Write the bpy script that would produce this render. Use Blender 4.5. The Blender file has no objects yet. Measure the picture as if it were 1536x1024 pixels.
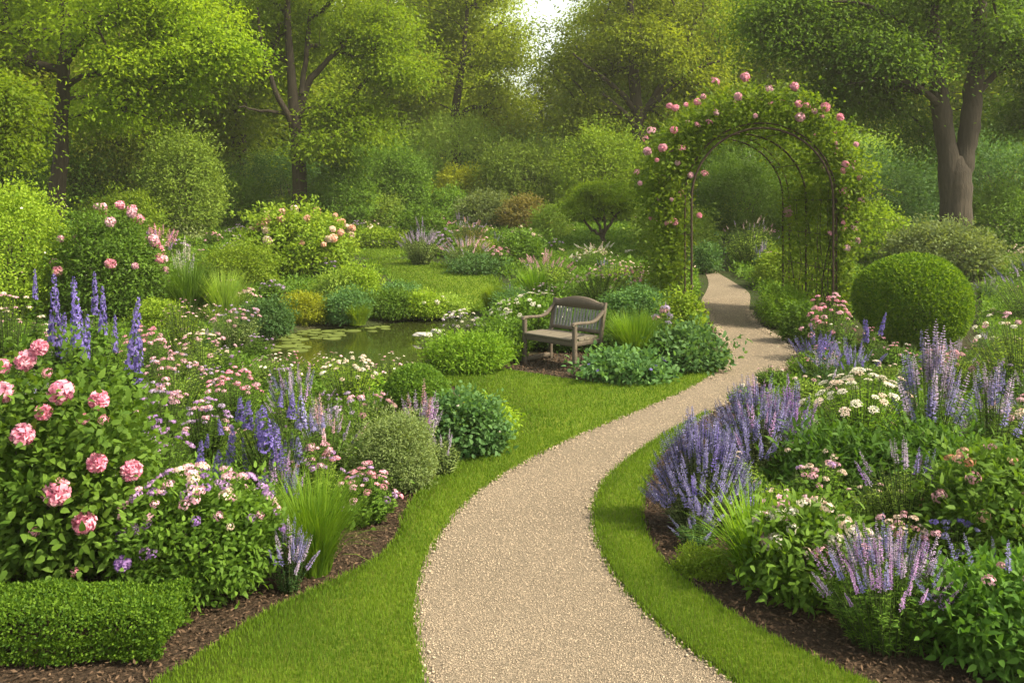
import bpy, math, random
import numpy as np
from mathutils import Vector, Matrix

C = bpy.context.scene.collection
SC = bpy.context.scene
R = np.random.default_rng(7)
random.seed(7)

# ------------------------------------------------------------------ camera, sky, sun, exposure
F, CX, HY, CH = 1400.0, 768.0, 300.0, 2.4          # focal length in photo pixels, principal column, horizon row, eye height
cam_d = bpy.data.cameras.new("camera"); cam = bpy.data.objects.new("camera", cam_d); C.objects.link(cam)
cam.location = (0, 0, CH); cam.rotation_euler = (math.radians(90), 0, 0)
cam_d.sensor_fit = 'HORIZONTAL'; cam_d.sensor_width = 36; cam_d.lens = F / 1536 * 36
cam_d.shift_y = -(512 - HY) / 1536
cam_d.clip_start = 0.1; cam_d.clip_end = 3000
SC.camera = cam

SUN_EL, SUN_X, SUN_Y = math.radians(47), 0.94, -0.32
world = bpy.data.worlds.new("World"); SC.world = world; world.use_nodes = True
wn = world.node_tree; wn.nodes.clear()
sky = wn.nodes.new('ShaderNodeTexSky'); sky.sky_type = 'NISHITA'; sky.sun_disc = False
sky.sun_elevation = SUN_EL; sky.sun_rotation = math.atan2(SUN_X, SUN_Y)
sky.dust_density = 3.0; sky.air_density = 1.0; sky.ozone_density = 0.6
bg = wn.nodes.new('ShaderNodeBackground'); bg.inputs[1].default_value = 0.15
wo = wn.nodes.new('ShaderNodeOutputWorld')
hz_ = wn.nodes.new('ShaderNodeHueSaturation'); hz_.inputs['Saturation'].default_value = .55; wn.links.new(sky.outputs[0], hz_.inputs['Color'])
wm = wn.nodes.new('ShaderNodeMix'); wm.data_type = 'RGBA'; wm.blend_type = 'MULTIPLY'; wm.inputs[0].default_value = 1; wm.inputs[7].default_value = (1.06, 1.0, .82, 1)
wn.links.new(hz_.outputs[0], wm.inputs[6]); wn.links.new(wm.outputs[2], bg.inputs[0]); wn.links.new(bg.outputs[0], wo.inputs[0])
sun_d = bpy.data.lights.new("sun", 'SUN'); sun_d.energy = 3.5; sun_d.angle = math.radians(3.0); sun_d.color = (1.0, 0.875, 0.63)
sun = bpy.data.objects.new("sun", sun_d); C.objects.link(sun); sun.location = (30, 10, 40)
sv = Vector((SUN_X * math.cos(SUN_EL), SUN_Y * math.cos(SUN_EL), math.sin(SUN_EL)))
sun.rotation_euler = sv.to_track_quat('Z', 'Y').to_euler()
SC.view_settings.view_transform = 'Standard'; SC.view_settings.look = 'None'
SC.view_settings.exposure = 1.34; SC.view_settings.gamma = 1.0
SC.render.engine = 'CYCLES'
SC.cycles.use_denoising = True
SC.cycles.max_bounces = 8; SC.cycles.diffuse_bounces = 6; SC.cycles.glossy_bounces = 2
SC.cycles.transmission_bounces = 6; SC.cycles.transparent_max_bounces = 4; SC.cycles.caustics_reflective = False

# ------------------------------------------------------------------ terrain
def g(y):
    """height of the ground at distance y: level lawn and pond, then a gentle rise to the wood"""
    if y < 18: return 0.0
    if y < 24: return 0.06 * (y - 18) ** 2 / 12
    if y < 55: return 0.06 * (y - 21)
    return 2.04 + 0.012 * (y - 55)

def py_of(y): return HY + (CH - g(y)) * F / y
def dist(py):
    lo, hi = 1.0, 95.0
    for _ in range(50):
        m = (lo + hi) / 2
        if py_of(m) > py: lo = m
        else: hi = m
    return lo
def at(px, y): return (px - CX) / F * y
def gp(px, py):
    y = dist(py); return (at(px, y), y)
def zof(py, y): return CH - (py - HY) * y / F

# ------------------------------------------------------------------ mesh helpers
def nrm(v): return v / np.maximum(np.linalg.norm(v, axis=-1, keepdims=True), 1e-9)
def rv(n): return nrm(R.normal(size=(n, 3)))

class MB:
    """collects vertices and faces, then links them as one mesh"""
    def __init__(s): s.V, s.F, s.T, s.M, s.n = [], [], [], [], 0
    def add(s, V, F, tint=0.5, mat=0):
        V = np.asarray(V, float); F = np.asarray(F, int)
        if len(F) == 0: return s
        s.V.append(V); s.F.append(F + s.n); s.n += len(V)
        s.T.append(np.broadcast_to(np.asarray(tint, float), (len(F),)).copy())
        s.M.append(np.broadcast_to(np.asarray(mat, int), (len(F),)).copy())
        return s
    def mesh(s, name, mats, smooth=False):
        me = bpy.data.meshes.new(name)
        V = np.concatenate(s.V)
        me.vertices.add(len(V)); me.vertices.foreach_set("co", V.ravel().astype(np.float32))
        loops = np.concatenate([f.ravel() for f in s.F])
        tot = np.concatenate([np.full(len(f), f.shape[1]) for f in s.F])
        start = np.concatenate([[0], np.cumsum(tot)[:-1]])
        me.loops.add(len(loops)); me.loops.foreach_set("vertex_index", loops.astype(np.int32))
        me.polygons.add(len(tot)); me.polygons.foreach_set("loop_start", start.astype(np.int32))
        me.polygons.foreach_set("loop_total", tot.astype(np.int32))
        me.polygons.foreach_set("material_index", np.concatenate(s.M).astype(np.int32))
        if smooth: me.polygons.foreach_set("use_smooth", np.ones(len(tot), dtype=bool))
        for m in mats: me.materials.append(m)
        a = me.attributes.new("tint", 'FLOAT', 'FACE')
        a.data.foreach_set("value", np.concatenate(s.T).astype(np.float32))
        me.update(calc_edges=True)
        return me
    def obj(s, name, mats, parent=None, smooth=False, loc=None):
        o = bpy.data.objects.new(name, s.mesh(name, mats if isinstance(mats, (list, tuple)) else [mats], smooth))
        C.objects.link(o)
        if parent: o.parent = parent
        if loc is not None: o.location = loc
        return o

def leaves(P, D, N, L, W, kind='kite', fold=0.18, droop=0.12):
    n = len(P); L = np.broadcast_to(np.asarray(L, float), (n,))[:, None]; W = np.broadcast_to(np.asarray(W, float), (n,))[:, None]
    D = nrm(D); S = nrm(np.cross(N, D)); N = np.cross(D, S)
    r = P + D * L * .42 + S * W * .5 + N * W * fold
    l = P + D * L * .42 - S * W * .5 + N * W * fold
    t = P + D * L - N * L * droop
    if kind == 'kite':
        V = np.stack([P, r, t, l], 1).reshape(-1, 3)
        return V, np.arange(n * 4).reshape(n, 4)
    m = P + D * L * .5 + N * L * .03
    r1 = P + D * L * .18 + S * W * .44 + N * W * fold * .7; l1 = P + D * L * .18 - S * W * .44 + N * W * fold * .7
    r = P + D * L * .58 + S * W * .40 + N * (W * fold * .8 - L * droop * .3); l = P + D * L * .58 - S * W * .40 + N * (W * fold * .8 - L * droop * .3)
    V = np.stack([P, r1, r, t, l, l1, m], 1).reshape(-1, 3); i = np.arange(n)[:, None] * 7
    return V, np.concatenate([i + np.array([[0, 1, 2, 6]]), i + np.array([[0, 6, 4, 5]]), i + np.array([[6, 2, 3, 4]])])

def add_leaves(mb, P, D, N, L, W, kind='kite', mat=0, tint=None, **k):
    V, Fc = leaves(P, D, N, L, W, kind, **k)
    t = R.random(len(P)) if tint is None else tint
    mb.add(V, Fc, t if kind == 'kite' else np.concatenate([t, t, t]), mat)

def tube(mb, pts, rad, sides=5, mat=0, cap=True):
    pts = np.asarray(pts, float); n = len(pts); rad = np.broadcast_to(np.asarray(rad, float), (n,))
    T = nrm(np.gradient(pts, axis=0)); ref = np.array([0.31, 0.93, 0.17])
    A = nrm(np.cross(T, ref)); B = np.cross(T, A)
    th = np.arange(sides) * 2 * np.pi / sides
    ring = pts[:, None] + rad[:, None, None] * (np.cos(th)[None, :, None] * A[:, None] + np.sin(th)[None, :, None] * B[:, None])
    V = ring.reshape(-1, 3); Fc = []
    for i in range(n - 1):
        for j in range(sides):
            k = (j + 1) % sides
            Fc.append((i * sides + j, i * sides + k, (i + 1) * sides + k, (i + 1) * sides + j))
    mb.add(V, Fc, R.random(), mat)
    if cap:
        mb.add(ring[0][::-1], [list(range(sides))], .5, mat); mb.add(ring[-1], [list(range(sides))], .5, mat)

def stems(mb, A, B, Cc, r0, r1, mat=0, seg=3):
    """many thin three-sided stems along quadratic curves A-B-Cc"""
    n = len(A); t = np.linspace(0, 1, seg + 1)[None, :, None]
    P = A[:, None] * (1 - t) ** 2 + B[:, None] * 2 * t * (1 - t) + Cc[:, None] * t ** 2
    rr = (r0 + (r1 - r0) * t)
    off = np.array([[math.cos(a), math.sin(a), 0] for a in (0, 2.094, 4.189)])
    V = (P[:, :, None] + rr[:, :, None] * off[None, None]).reshape(-1, 3)
    Fc = []
    for i in range(seg):
        for j in range(3):
            k = (j + 1) % 3; Fc.append((i * 3 + j, i * 3 + k, i * 3 + 3 + k, i * 3 + 3 + j))
    Fc = np.array(Fc)[None] + (np.arange(n) * (seg + 1) * 3)[:, None, None]
    mb.add(V, Fc.reshape(-1, 4), np.repeat(R.random(n), len(Fc[0])), mat)
    return P

def blades(mb, P, az, L, W, lean, mat=0, seg=3, curl=1.0, tint=None):
    """grass blades: tapering strips that bend over"""
    n = len(P); L = np.broadcast_to(np.asarray(L, float), (n,)); W = np.broadcast_to(np.asarray(W, float), (n,)); lean = np.broadcast_to(np.asarray(lean, float), (n,))
    t = np.linspace(0, 1, seg + 1)
    o = np.stack([np.cos(az), np.sin(az), np.zeros(n)], 1); s = np.stack([-np.sin(az), np.cos(az), np.zeros(n)], 1)
    ang = lean[:, None] * (0.35 + curl * t[None] * 1.3)
    dl = L[:, None] / seg
    hx = np.cumsum(np.concatenate([np.zeros((n, 1)), np.sin(ang[:, :-1]) * dl], 1), 1)
    hz = np.cumsum(np.concatenate([np.zeros((n, 1)), np.cos(ang[:, :-1]) * dl], 1), 1)
    c = P[:, None] + o[:, None] * hx[..., None] + np.array([0, 0, 1.])[None, None] * hz[..., None]
    w = W[:, None] * (1 - t[None] ** 1.6) * .5
    V = np.stack([c - s[:, None] * w[..., None], c + s[:, None] * w[..., None]], 2).reshape(-1, 3)
    Fc = np.array([(2 * i, 2 * i + 1, 2 * i + 3, 2 * i + 2) for i in range(seg)])[None] + (np.arange(n) * (seg + 1) * 2)[:, None, None]
    mb.add(V, Fc.reshape(-1, 4), np.repeat(R.random(n) if tint is None else tint, seg), mat)

def thing(name, label, cat, loc=(0, 0, 0), group=None, rz=0):
    o = bpy.data.objects.new(name, None); C.objects.link(o); o.location = loc; o.rotation_euler = (0, 0, rz)
    o.empty_display_size = .2
    tag(o, label, cat, group); return o
def tag(o, label=None, cat=None, group=None, kind=None):
    if label: o['label'] = label
    if cat: o['category'] = cat
    if group: o['group'] = group
    if kind: o['kind'] = kind
    return o
def copy_tree(o, loc, scale=1.0, rz=0.0, label=None, group=None):
    c = o.copy(); C.objects.link(c); c.location = loc; c.scale = (scale,) * 3 if np.isscalar(scale) else scale; c.rotation_euler = (0, 0, rz)
    if label: c['label'] = label
    if group: c['group'] = group
    for ch in o.children:
        d = ch.copy(); C.objects.link(d); d.parent = c
    return c

# ------------------------------------------------------------------ materials
def nodes(name):
    m = bpy.data.materials.new(name); m.use_nodes = True; t = m.node_tree; t.nodes.clear()
    return m, t, t.nodes.new('ShaderNodeOutputMaterial')
def mixc(t, fac, a, b):
    n = t.nodes.new('ShaderNodeMix'); n.data_type = 'RGBA'
    for i, v in ((0, fac), (6, a), (7, b)):
        if hasattr(v, 'links') or isinstance(v, bpy.types.NodeSocket): t.links.new(v, n.inputs[i])
        elif i == 0: n.inputs[0].default_value = v
        else: n.inputs[i].default_value = (*v, 1)
    return n.outputs[2]
def noise(t, scale, detail=4, rough=.55, vec=None):
    n = t.nodes.new('ShaderNodeTexNoise'); n.inputs['Scale'].default_value = scale; n.inputs['Detail'].default_value = detail; n.inputs['Roughness'].default_value = rough
    if vec is not None: t.links.new(vec, n.inputs['Vector'])
    return n
def ramp(t, src, stops):
    n = t.nodes.new('ShaderNodeValToRGB'); e = n.color_ramp.elements
    while len(e) < len(stops): e.new(.5)
    for el, (p, c) in zip(e, stops): el.position = p; el.color = (*c, 1) if len(c) == 3 else c
    t.links.new(src, n.inputs[0]); return n.outputs[0]
def coords(t, kind='Object'): return t.nodes.new('ShaderNodeTexCoord').outputs[kind]
def bump(t, h, strength, dist_, to):
    b = t.nodes.new('ShaderNodeBump'); b.inputs['Strength'].default_value = strength; b.inputs['Distance'].default_value = dist_
    t.links.new(h, b.inputs['Height']); t.links.new(b.outputs[0], to); return b

def leaf_mat(name, dark, light, trans=0.40, rough=0.62, vary=0.25, spec=.18, tboost=(1.4, 1.35, .6)):
    """two-tone leaf, its tone picked per leaf and a little per plant; lets light through"""
    m, t, out = nodes(name)
    at_ = t.nodes.new('ShaderNodeAttribute'); at_.attribute_name = 'tint'
    col = mixc(t, at_.outputs['Fac'], dark, light)
    oi = t.nodes.new('ShaderNodeObjectInfo')
    hs = t.nodes.new('ShaderNodeHueSaturation')
    mr = t.nodes.new('ShaderNodeMapRange'); mr.inputs['To Min'].default_value = 1 - vary; mr.inputs['To Max'].default_value = 1 + vary
    t.links.new(oi.outputs['Random'], mr.inputs['Value']); t.links.new(mr.outputs[0], hs.inputs['Value'])
    t.links.new(col, hs.inputs['Color'])
    p = t.nodes.new('ShaderNodeBsdfPrincipled'); p.inputs['Roughness'].default_value = rough; p.inputs['Specular IOR Level'].default_value = spec
    t.links.new(hs.outputs[0], p.inputs['Base Color'])
    tr = t.nodes.new('ShaderNodeBsdfTranslucent')
    mu = t.nodes.new('ShaderNodeMix'); mu.data_type = 'RGBA'; mu.blend_type = 'MULTIPLY'; mu.inputs[0].default_value = 1; mu.inputs[7].default_value = (*tboost, 1)
    t.links.new(hs.outputs[0], mu.inputs[6]); t.links.new(mu.outputs[2], tr.inputs[0])
    mx = t.nodes.new('ShaderNodeMixShader'); mx.inputs[0].default_value = trans
    t.links.new(p.outputs[0], mx.inputs[1]); t.links.new(tr.outputs[0], mx.inputs[2]); t.links.new(mx.outputs[0], out.inputs[0])
    return m
def petal_mat(name, a, b): return leaf_mat(name, a, b, .3, .6, .12, .2, (1.05, 1.0, 1.0))

LM = {
    'green': leaf_mat('leaf_green', (.032, .074, .011), (.072, .135, .020)),
    'deep': leaf_mat('leaf_deep_green', (.020, .056, .010), (.045, .098, .016)),
    'box': leaf_mat('leaf_box', (.016, .044, .005), (.052, .098, .009)),
    'topiary': leaf_mat('leaf_topiary', (.026, .066, .006), (.085, .145, .011)),
    'lime': leaf_mat('leaf_lime', (.065, .125, .012), (.13, .19, .02)),
    'gold': leaf_mat('leaf_gold', (.095, .125, .010), (.16, .185, .016)),
    'blue': leaf_mat('leaf_blue_green', (.025, .066, .026), (.055, .11, .042)),
    'grey': leaf_mat('leaf_grey_green', (.060, .095, .040), (.11, .15, .07)),
    'silver': leaf_mat('leaf_silver', (.10, .14, .075), (.17, .21, .12)),
    'grass': leaf_mat('leaf_grass', (.045, .105, .008), (.095, .165, .016), .42),
    'lawn': leaf_mat('lawn_blade', (.031, .068, .005), (.068, .115, .009), .36, .6),
    'meadow': leaf_mat('leaf_meadow', (.068, .122, .022), (.125, .185, .036)),
    'russet': leaf_mat('leaf_russet', (.06, .062, .022), (.085, .075, .03)),
    'tree_sun': leaf_mat('leaf_tree_yellow', (.052, .104, .006), (.115, .172, .010), .5),
    'tree_mid': leaf_mat('leaf_tree_green', (.064, .106, .009), (.135, .175, .015), .5),
    'tree_dark': leaf_mat('leaf_tree_dark', (.022, .054, .007), (.056, .098, .012), .46),
    'tree_pale': leaf_mat('leaf_tree_pale', (.080, .125, .018), (.17, .21, .04), .5),
    'wood': leaf_mat('leaf_far_wood', (.066, .118, .014), (.14, .19, .02), .52),
}
for _m in LM.values():
    for _n in _m.node_tree.nodes:
        if _n.type == 'MIX' and _n.blend_type == 'MIX' and not _n.inputs[6].is_linked and not _n.inputs[7].is_linked:
            for _i in (6, 7):
                c = _n.inputs[_i].default_value; _n.inputs[_i].default_value = (c[0] * 2.12, c[1] * 2.0, c[2] * 1.6, 1)
PM = {
    'pink': petal_mat('petal_pink', (.72, .20, .35), (.87, .50, .61)),
    'rose': petal_mat('petal_rose', (.70, .25, .37), (.82, .48, .57)),
    'pale': petal_mat('petal_pale_pink', (.62, .32, .44), (.80, .56, .62)),
    'peach': petal_mat('petal_peach', (.72, .40, .30), (.80, .58, .46)),
    'lilac': petal_mat('petal_lilac', (.36, .20, .48), (.56, .38, .62)),
    'purple': petal_mat('petal_purple', (.23, .12, .38), (.40, .25, .54)),
    'violet': petal_mat('petal_violet_blue', (.11, .085, .36), (.25, .20, .52)),
    'lavender': petal_mat('petal_lavender', (.16, .155, .38), (.34, .31, .56)),
    'haze': petal_mat('petal_grey_lilac', (.34, .28, .44), (.55, .46, .60)),
    'white': petal_mat('petal_white', (.70, .66, .54), (.84, .82, .74)),
    'cream': petal_mat('petal_cream_pink', (.72, .56, .46), (.84, .74, .64)),
    'mauve': petal_mat('petal_dusty_mauve', (.42, .22, .26), (.58, .36, .38)),
    'rust': petal_mat('petal_rust', (.40, .17, .10), (.52, .28, .18)),
}

def bark_mat(name, a, b):
    m, t, out = nodes(name); v = coords(t)
    mp = t.nodes.new('ShaderNodeMapping'); mp.inputs['Scale'].default_value = (9, 9, 1.2); t.links.new(v, mp.inputs[0])
    n = noise(t, 1.6, 6, .65, mp.outputs[0]); n2 = noise(t, .6, 3, .5, v)
    p = t.nodes.new('ShaderNodeBsdfPrincipled'); p.inputs['Roughness'].default_value = .9
    c = mixc(t, n2.outputs[0], ramp(t, n.outputs[0], [(.35, a), (.65, b)]), a)
    t.links.new(c, p.inputs['Base Color']); bump(t, n.outputs[0], .9, .05, p.inputs['Normal'])
    t.links.new(p.outputs[0], out.inputs[0]); return m
BARK = bark_mat('bark', (.024, .018, .012), (.072, .054, .038))
TWIG = bark_mat('twig', (.03, .022, .014), (.075, .055, .035))
STEM = leaf_mat('green_stem', (.035, .065, .015), (.07, .10, .03), .1)

def soil_mat():
    m, t, out = nodes('soil'); v = coords(t)
    n = noise(t, 45, 8, .7, v); n2 = noise(t, 2.2, 4, .6, v)
    vo = t.nodes.new('ShaderNodeTexVoronoi'); vo.inputs['Scale'].default_value = 38; t.links.new(v, vo.inputs['Vector'])
    c = ramp(t, n.outputs[0], [(.3, (.020, .013, .008)), (.55, (.058, .038, .024)), (.75, (.12, .082, .055))])
    green = ramp(t, n.outputs[0], [(.35, (.018, .035, .008)), (.7, (.045, .075, .015))])
    sp = t.nodes.new('ShaderNodeSeparateXYZ'); t.links.new(v, sp.inputs[0])
    mr = t.nodes.new('ShaderNodeMapRange'); mr.inputs['From Min'].default_value = 12; mr.inputs['From Max'].default_value = 20
    t.links.new(sp.outputs['Y'], mr.inputs['Value'])
    ad = t.nodes.new('ShaderNodeMath'); ad.operation = 'MULTIPLY'; t.links.new(mr.outputs[0], ad.inputs[0])
    rr = ramp(t, n2.outputs[0], [(.3, (.5, .5, .5)), (.6, (1, 1, 1))]); t.links.new(rr, ad.inputs[1])
    p = t.nodes.new('ShaderNodeBsdfPrincipled'); p.inputs['Roughness'].default_value = .95; p.inputs['Specular IOR Level'].default_value = .2
    t.links.new(mixc(t, ad.outputs[0], c, green), p.inputs['Base Color'])
    mxh = t.nodes.new('ShaderNodeMath'); t.links.new(n.outputs[0], mxh.inputs[0]); t.links.new(vo.outputs['Distance'], mxh.inputs[1])
    bump(t, mxh.outputs[0], 1, .03, p.inputs['Normal']); t.links.new(p.outputs[0], out.inputs[0]); return m
def gravel_mat(name='gravel', base=((.175, .142, .105), (.33, .268, .197), (.43, .355, .268)), sc=125):
    m, t, out = nodes(name); v = coords(t)
    vo = t.nodes.new('ShaderNodeTexVoronoi'); vo.inputs['Scale'].default_value = sc; t.links.new(v, vo.inputs['Vector'])
    v2 = t.nodes.new('ShaderNodeTexVoronoi'); v2.inputs['Scale'].default_value = sc * 1.9; t.links.new(v, v2.inputs['Vector'])
    sp = t.nodes.new('ShaderNodeSeparateColor'); t.links.new(vo.outputs['Color'], sp.inputs[0])
    n = noise(t, 1.1, 5, .6, v); n3 = noise(t, 160, 3, .6, v)
    c = ramp(t, sp.outputs[0], [(0, base[0]), (.45, base[1]), (1, base[2])])
    c = mixc(t, ramp(t, n.outputs[0], [(.35, (.0, .0, .0)), (.7, (.7, .7, .7))]), c, tuple(x * .72 for x in base[1]))
    dk = ramp(t, vo.outputs['Distance'], [(.35, (0, 0, 0)), (.75, (.75, .75, .75))])
    c = mixc(t, dk, c, tuple(x * .55 for x in base[0]))
    p = t.nodes.new('ShaderNodeBsdfPrincipled'); p.inputs['Roughness'].default_value = .9; p.inputs['Specular IOR Level'].default_value = .25
    t.links.new(c, p.inputs['Base Color'])
    s1 = t.nodes.new('ShaderNodeMath'); t.links.new(vo.outputs['Distance'], s1.inputs[0]); t.links.new(v2.outputs['Distance'], s1.inputs[1])
    inv = t.nodes.new('ShaderNodeMath'); inv.operation = 'MULTIPLY'; inv.inputs[1].default_value = -1; t.links.new(s1.outputs[0], inv.inputs[0])
    s2 = t.nodes.new('ShaderNodeMath'); t.links.new(inv.outputs[0], s2.inputs[0]); t.links.new(n3.outputs[0], s2.inputs[1])
    bump(t, s2.outputs[0], 1, .008, p.inputs['Normal']); t.links.new(p.outputs[0], out.inputs[0]); return m
def turf_mat():
    m, t, out = nodes('turf'); v = coords(t)
    n = noise(t, 90, 4, .7, v); n2 = noise(t, 1.4, 4, .6, v)
    c = ramp(t, n.outputs[0], [(.3, (.052, .095, .008)), (.7, (.16, .215, .018))])
    c = mixc(t, ramp(t, n2.outputs[0], [(.4, (0, 0, 0)), (.75, (.6, .6, .6))]), c, (.20, .26, .02))
    p = t.nodes.new('ShaderNodeBsdfPrincipled'); p.inputs['Roughness'].default_value = .9; p.inputs['Specular IOR Level'].default_value = .15
    t.links.new(c, p.inputs['Base Color']); bump(t, n.outputs[0], 1, .03, p.inputs['Normal']); t.links.new(p.outputs[0], out.inputs[0]); return m
def water_mat():
    m, t, out = nodes('pond_water'); v = coords(t); n = noise(t, 3.5, 3, .5, v)
    p = t.nodes.new('ShaderNodeBsdfPrincipled'); p.inputs['Base Color'].default_value = (.026, .034, .007, 1); p.inputs['Roughness'].default_value = .03; p.inputs['IOR'].default_value = 1.45
    p.inputs['Specular IOR Level'].default_value = .8
    bump(t, n.outputs[0], .12, .02, p.inputs['Normal']); t.links.new(p.outputs[0], out.inputs[0]); return m
def wood_mat(name, a, b, c3):
    m, t, out = nodes(name); v = coords(t)
    mp = t.nodes.new('ShaderNodeMapping'); mp.inputs['Scale'].default_value = (14, 14, 14); t.links.new(v, mp.inputs[0])
    w = t.nodes.new('ShaderNodeTexWave'); w.inputs['Scale'].default_value = .9; w.inputs['Distortion'].default_value = 7; w.inputs['Detail'].default_value = 4; t.links.new(mp.outputs[0], w.inputs[0])
    n = noise(t, 6, 5, .6, v); n2 = noise(t, 60, 4, .6, v)
    col = mixc(t, ramp(t, n.outputs[0], [(.35, (0, 0, 0)), (.7, (1, 1, 1))]), ramp(t, w.outputs[0], [(.1, a), (.8, b)]), c3)
    p = t.nodes.new('ShaderNodeBsdfPrincipled'); p.inputs['Roughness'].default_value = .85
    t.links.new(col, p.inputs['Base Color']); bump(t, n2.outputs[0], .5, .006, p.inputs['Normal']); t.links.new(p.outputs[0], out.inputs[0]); return m
def plain(name, col, rough=.7, metal=0, ns=25):
    m, t, out = nodes(name); n = noise(t, ns, 5, .6, coords(t))
    p = t.nodes.new('ShaderNodeBsdfPrincipled'); p.inputs['Roughness'].default_value = rough; p.inputs['Metallic'].default_value = metal
    t.links.new(mixc(t, n.outputs[0], tuple(x * .55 for x in col), tuple(min(1, x * 1.4) for x in col)), p.inputs['Base Color'])
    bump(t, n.outputs[0], .4, .008, p.inputs['Normal']); t.links.new(p.outputs[0], out.inputs[0]); return m
SOIL, GRAVEL, TURF, WATER = soil_mat(), gravel_mat(), turf_mat(), water_mat()
MULCH = gravel_mat('bench_gravel', ((.035, .026, .02), (.10, .078, .058), (.19, .155, .12)), 60)
PEBBLE = leaf_mat('pebble', (.245, .197, .148), (.43, .35, .263), 0, .85, 0)
CHIP = leaf_mat('bark_chip', (.028, .017, .010), (.13, .085, .055), 0, .9, 0)
METAL = plain('rusty_iron', (.045, .026, .018), .7, .3)
WOODF = wood_mat('weathered_teak', (.068, .053, .038), (.125, .098, .072), (.09, .073, .056))
WOODS = wood_mat('weathered_seat', (.11, .092, .066), (.175, .148, .108), (.125, .108, .082))
WOODG = wood_mat('grey_slat', (.12, .12, .115), (.21, .21, .20), (.15, .155, .155))
STONE = plain('pale_stone', (.38, .36, .33), .85)
PAD = leaf_mat('lily_pad_leaf', (.10, .14, .03), (.17, .21, .06), .1, .35, .15)

# ------------------------------------------------------------------ ground, path, lawns, pond
def poly(pxs): return np.array([gp(*p) for p in pxs])
def smooth_closed(P, it=2):
    P = np.asarray(P, float)
    for _ in range(it):
        Q = np.roll(P, -1, 0); P = np.stack([P * .75 + Q * .25, P * .25 + Q * .75], 1).reshape(-1, 2)
    return P
def smooth_open(P, it=3):
    P = np.asarray(P, float)
    for _ in range(it):
        Q = np.stack([P[:-1] * .75 + P[1:] * .25, P[:-1] * .25 + P[1:] * .75], 1).reshape(-1, P.shape[1])
        P = np.concatenate([P[:1], Q, P[-1:]])
    return P
def inside(P, X, Y):
    c = np.zeros(np.shape(X), bool); n = len(P); j = n - 1
    for i in range(n):
        xi, yi = P[i]; xj, yj = P[j]
        c ^= ((yi > Y) != (yj > Y)) & (X < (xj - xi) * (Y - yi) / (yj - yi + 1e-12) + xi); j = i
    return c
def edge_dist(P, X, Y):
    d = np.full(np.shape(X), 1e9)
    A = P; B = np.roll(P, -1, 0)
    for a, b in zip(A, B):
        ab = b - a; t = np.clip(((X - a[0]) * ab[0] + (Y - a[1]) * ab[1]) / (ab @ ab + 1e-12), 0, 1)
        d = np.minimum(d, np.hypot(X - a[0] - t * ab[0], Y - a[1] - t * ab[1]))
    return d

pond = smooth_closed(poly([(392, 512), (420, 538), (480, 552), (560, 552), (625, 540), (668, 512), (662, 490), (700, 473), (650, 470), (600, 476), (560, 483), (500, 486), (440, 492)]), 2)

PATH = [((640, 1500), (1560, 1500)), ((636, 1200), (1290, 1200)), ((635, 1024), (1105, 1024)), ((622, 970), (1020, 968)), ((618, 910), (958, 910)), ((628, 860), (915, 855)), ((645, 820), (893, 800)),
        ((680, 770), (890, 765)), ((725, 730), (905, 725)), ((790, 690), (945, 690)), ((870, 652), (1000, 652)), ((950, 620), (1060, 622)),
        ((1020, 590), (1110, 596)), ((1065, 565), (1160, 563)), ((1088, 545), (1190, 543)), ((1095, 526), (1190, 526)), ((1086, 510), (1168, 508)),
        ((1072, 488), (1138, 492)), ((1058, 468), (1124, 475)), ((1050, 452), (1124, 458)), ((1060, 437), (1127, 440)), ((1064, 424), (1103, 425)), ((1057, 408), (1082, 413)), ((1046, 396), (1062, 400)), ((1020, 388), (1040, 390))]
PL = smooth_open(np.array([gp(*a) for a, b in PATH]), 2); PR = smooth_open(np.array([gp(*b) for a, b in PATH]), 2)
path_poly = np.concatenate([PL, PR[::-1]])
def ribbon(name, Lp, Rp, dz, mat, across=6):
    mb = MB(); n = len(Lp); t = np.linspace(0, 1, across + 1)
    P = Lp[:, None] * (1 - t)[None, :, None] + Rp[:, None] * t[None, :, None]
    Z = np.vectorize(g)(P[..., 1]) + dz
    V = np.concatenate([P, Z[..., None]], 2).reshape(-1, 3); w = across + 1
    Fc = [(i * w + j, i * w + j + 1, (i + 1) * w + j + 1, (i + 1) * w + j) for i in range(n - 1) for j in range(across)]
    mb.add(V, Fc); o = mb.obj(name, mat); tag(o, kind='structure'); return o

# the lawns, as outlines on the ground
lawn_left = smooth_closed(np.concatenate([
    PL[(PL[:, 1] > 2.2) & (PL[:, 1] < 14.4)],
    poly([(1097, 524), (1084, 530), (1072, 548), (1030, 562), (985, 576), (900, 579), (850, 572), (790, 562), (740, 556), (690, 556), (664, 566), (690, 585), (738, 602), (762, 625), (752, 655), (715, 682), (668, 712), (625, 745), (606, 780), (600, 812), (560, 850), (478, 888), (395, 925), (310, 985), (225, 1035), (60, 1150), (0, 1300)])]), 1)
rsel = PR[(PR[:, 1] > 2.2) & (PR[:, 1] < 10.6)]
lawn_right = smooth_closed(np.concatenate([rsel, poly([(1032, 640), (1008, 665), (983, 690), (968, 722), (958, 768), (964, 802), (985, 840), (1030, 880), (1100, 930), (1200, 985), (1300, 1030), (1480, 1110), (1800, 1300)])]), 1)
lawn_far = smooth_closed(poly([(590, 468), (612, 440), (590, 415), (560, 400), (545, 391), (600, 390), (640, 396), (690, 400), (728, 410), (752, 432), (735, 452), (700, 472), (650, 474)]), 2)
lawn_back = smooth_closed(poly([(535, 386), (545, 373), (600, 372), (618, 378), (598, 388)]), 2)

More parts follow.
